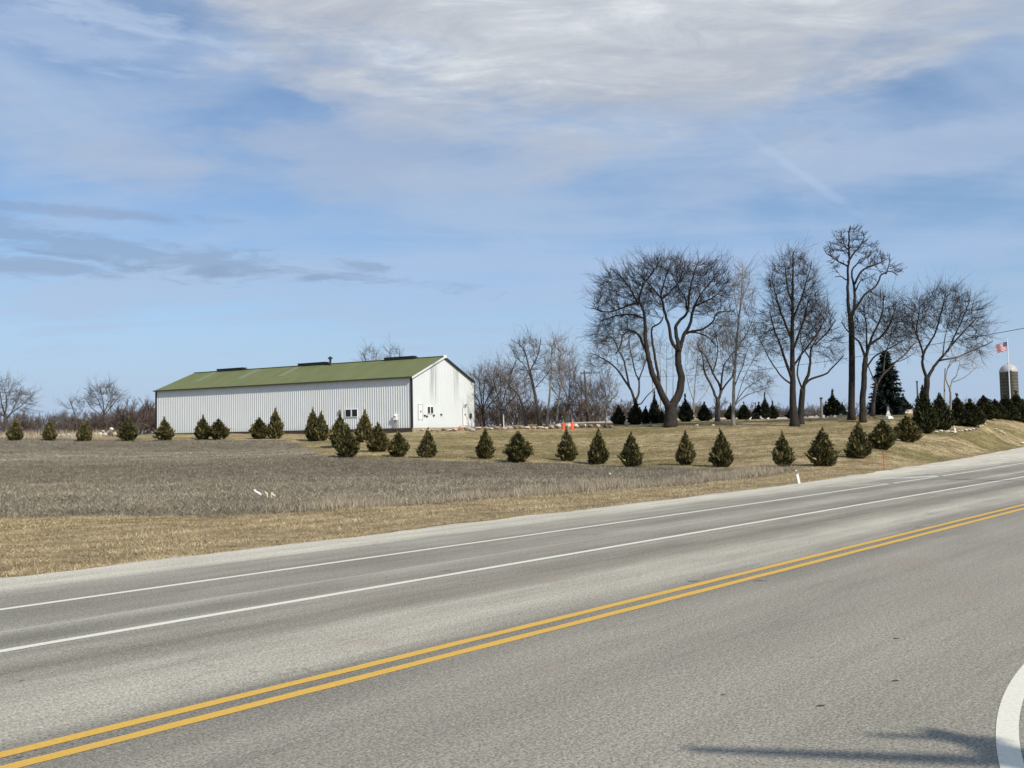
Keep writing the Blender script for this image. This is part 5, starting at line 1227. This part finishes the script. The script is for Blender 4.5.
for px, lab, k in ((563.7, 'shorter orange traffic cone, left of the pair among the pale boulders', .68), (572.3, 'taller orange traffic cone, right of the pair among the pale boulders', .80)):
    p = ground_hit(px, 429.3, 60, 118)
    if cone is None:
        cone = o = thing('traffic_cone', lab, 'traffic cone', (0, 0, 0))
        mb = MB(); mb.lathe([(.29, .06), (.24, .12), (.13, .62), (.055, 1.04), (.045, 1.10), (.02, 1.10)], 16); mb.build('cone', M['orange'], o, smooth=True)
        mb = MB(); mb.box((0, 0, .03), (.72, .72, .06)); mb.build('base_plate', M['orange'], o)
        mb = MB(); mb.box((.04, -.02, .66), (.62, .05, .12), None); mb.build('crossbar', M['orange'], o)
    else: o = copy_tree(cone)
    o.location = p; o.scale = (k, k, k); o.rotation_euler = (0, 0, .3 * k); o['label'] = lab; o['group'] = 'orange traffic cones'
g = ground_hit(257.5, 498.0); sc = g[1] / F_PX
o = thing('litter_bag', 'crumpled white plastic sheet lying in the stubble field', 'litter', tuple(g), -.1)
mb = MB(); n = 9; xs = np.linspace(-4.0, 4.0, n) * sc; r_ = np.random.default_rng(2)
P = np.c_[xs, r_.normal(0, .01, n), (0.10 + 0.20 * (1 - np.linspace(0, 1, n)) + r_.normal(0, .015, n))]; mb.tube(P, 1.15 * sc * np.array([.4, .8, 1, .95, 1.05, 1, .9, .7, .3]), 8); mb.build('sheet', M['plastic_white'], o, smooth=True)
mb = MB(); mb.box((.02, .02, .06), (.20, .1, .10)); mb.build('painted_fold_shade', M['pale_post'], o)  # grey box under the sheet: the fold's shade is put into its colour
g = ground_hit(269.5, 498.0); o = thing('dry_stalk', 'pale broken stalk with husks sticking up beside the white plastic sheet', 'plant debris', tuple(g))
mb = MB(); mb.tube([(1.8 * sc, 0, .02), (2.2 * sc, 0, .18), (3.0 * sc, .02, 5.2 * sc)], [.035, .035, .02], 6); mb.build('stem', M['husk'], o)
mb = MB(); mb.tube([(2.2 * sc, 0, .14), (4.6 * sc, -.03, .09), (6.6 * sc, -.03, .05)], [.03, .04, .015], 6); mb.build('husk', M['husk'], o)
mb = MB(); mb.tube([(-4.5 * sc, 0, .22), (-2.5 * sc, -.03, .16), (-1.6 * sc, -.03, .02)], [.02, .035, .02], 6); mb.build('husk', M['husk'], o)
g = ground_hit(610, 477); o = link('litter_scrap', rock_mesh('litter_scrap', 77, M['plastic_white'], .5)); o.location = g + [0, 0, .16]; o.scale = (.10, .08, .14); prop(o, 'tiny white scrap of litter in the stubble below the lone juniper', 'litter')

# ------------------------------------------------------------------ silo, flagpole, flag
Zs = 225; c0 = at_depth(1008.5, 372.3, Zs); zb = gz1(c0[0], c0[1]); o = thing('silo', 'tall grey stave silo with a pale metal dome behind the cedars', 'silo', (c0[0], c0[1], zb)); H = c0[2] - zb; RS = 8.2 * Zs / F_PX
def silom(t, b):
    ob = t.new('ShaderNodeTexCoord').outputs['Object']; x, y, z = t.xyz(ob)
    band = t.math('FRACT', t.math('MULTIPLY', z, 1.25)); n = t.noise(t.mapping(ob, (1.5, 1.5, .3)), 1.5, 5)
    c = t.ramp(n, [(.3, (.055, .048, .040)), (.7, (.125, .110, .090))]); c = t.mix(t.smooth(band, .80, .86, 0, .6), c, (.22, .20, .17))
    t.put(b.inputs['Base Color'], c)
mb = MB(); mb.lathe([(RS, -.3), (RS, H)], 40); mb.build('silo_wall', mat('silo_staves', silom, .9, .2), o, smooth=False)
mb = MB(); mb.lathe([(RS * 1.03, H)] + [(RS * 1.03 * math.cos(a), H + RS * 1.02 * math.sin(a)) for a in np.linspace(.05, 1.5, 9)], 40); dm = mb.build('dome', plain('dome_metal', (.40, .39, .39), .45, .05), o, smooth=True)
mb = MB(); mb.lathe([(.25, RS * .98 + H), (.25, RS * 1.08 + H), (.02, RS * 1.15 + H)], 10); mb.build('dome_vent', M['pale_post'], dm)
mb = MB(); a = -1.95; mb.box((math.cos(a) * RS * 1.06, math.sin(a) * RS * 1.06, H / 2), (.75, .6, H + .6)); mb.build('chute', M['dark_metal'], o)
Zf = 108; pt = at_depth(1007.3, 340.5, Zf); g = np.array([pt[0], pt[1], gz1(pt[0], pt[1])]); h = pt[2] - g[2]
o = thing('flagpole', 'slim white flagpole standing among the dark cedars', 'flagpole', tuple(g))
mb = MB(); mb.tube([(0, 0, -.2), (0, 0, h)], [.075, .045], 10); mb.build('pole', M['white_paint'], o)
mb = MB(); mb.lathe([(.02, h), (.08, h + .06), (.08, h + .12), (.01, h + .18)], 10); mb.build('finial', M['white_paint'], o)
fl = MB(); nu, nv = 28, 14; V = []; W_, HF = 1.42, 1.05
for i in range(nu + 1):
    for j in range(nv + 1):
        u = i / nu; v = j / nv
        V.append((-.06 - W_ * u * .93, .14 * math.sin(u * 7.5 + v * 1.2) * u ** .6, h - .15 - HF * v - .36 * u ** 1.4))
fl.add(V, [[i * (nv + 1) + j, i * (nv + 1) + j + 1, (i + 1) * (nv + 1) + j + 1, (i + 1) * (nv + 1) + j] for i in range(nu) for j in range(nv)])
me = fl.mesh('flag', None, True); uv = me.uv_layers.new(name='flag_uv')
li = np.empty(len(me.loops), int); me.loops.foreach_get('vertex_index', li)
uv.data.foreach_set('uv', np.c_[(li // (nv + 1)) / nu, (li % (nv + 1)) / nv].astype(np.float32).ravel())
def flagm(t, b):
    u, v, _ = t.xyz(t.new('ShaderNodeUVMap', uv_map='flag_uv').outputs[0])
    st = t.math('MODULO', t.math('FLOOR', t.math('MULTIPLY', v, 13.0)), 2.0)
    c = t.mix(st, (.40, .030, .05), (.62, .60, .62))
    can = t.math('MULTIPLY', t.math('LESS_THAN', u, .4), t.math('LESS_THAN', v, 7 / 13))
    # staggered five / four rows of small white stars
    def lat(o1, o2):
        a = t.math('SUBTRACT', t.math('FRACT', t.math('ADD', t.math('MULTIPLY', u, 6 / .4), o1)), .5); e = t.math('SUBTRACT', t.math('FRACT', t.math('ADD', t.math('MULTIPLY', v, 5 * 13 / 7), o2)), .5)
        return t.math('LESS_THAN', t.math('ADD', t.math('MULTIPLY', a, a), t.math('MULTIPLY', e, e)), .02)
    s_ = t.math('MAXIMUM', lat(0, 0), lat(.5, .5))
    c = t.mix(can, c, t.mix(s_, (.012, .018, .075), (.75, .75, .78)))
    t.put(b.inputs['Base Color'], c)
me.materials.append(mat('flag_cloth', flagm, .8, .1))
f = link('flag', me, None, None, tuple(g)); prop(f, 'red striped flag with dark blue starred canton flying from the slim pole', 'flag')
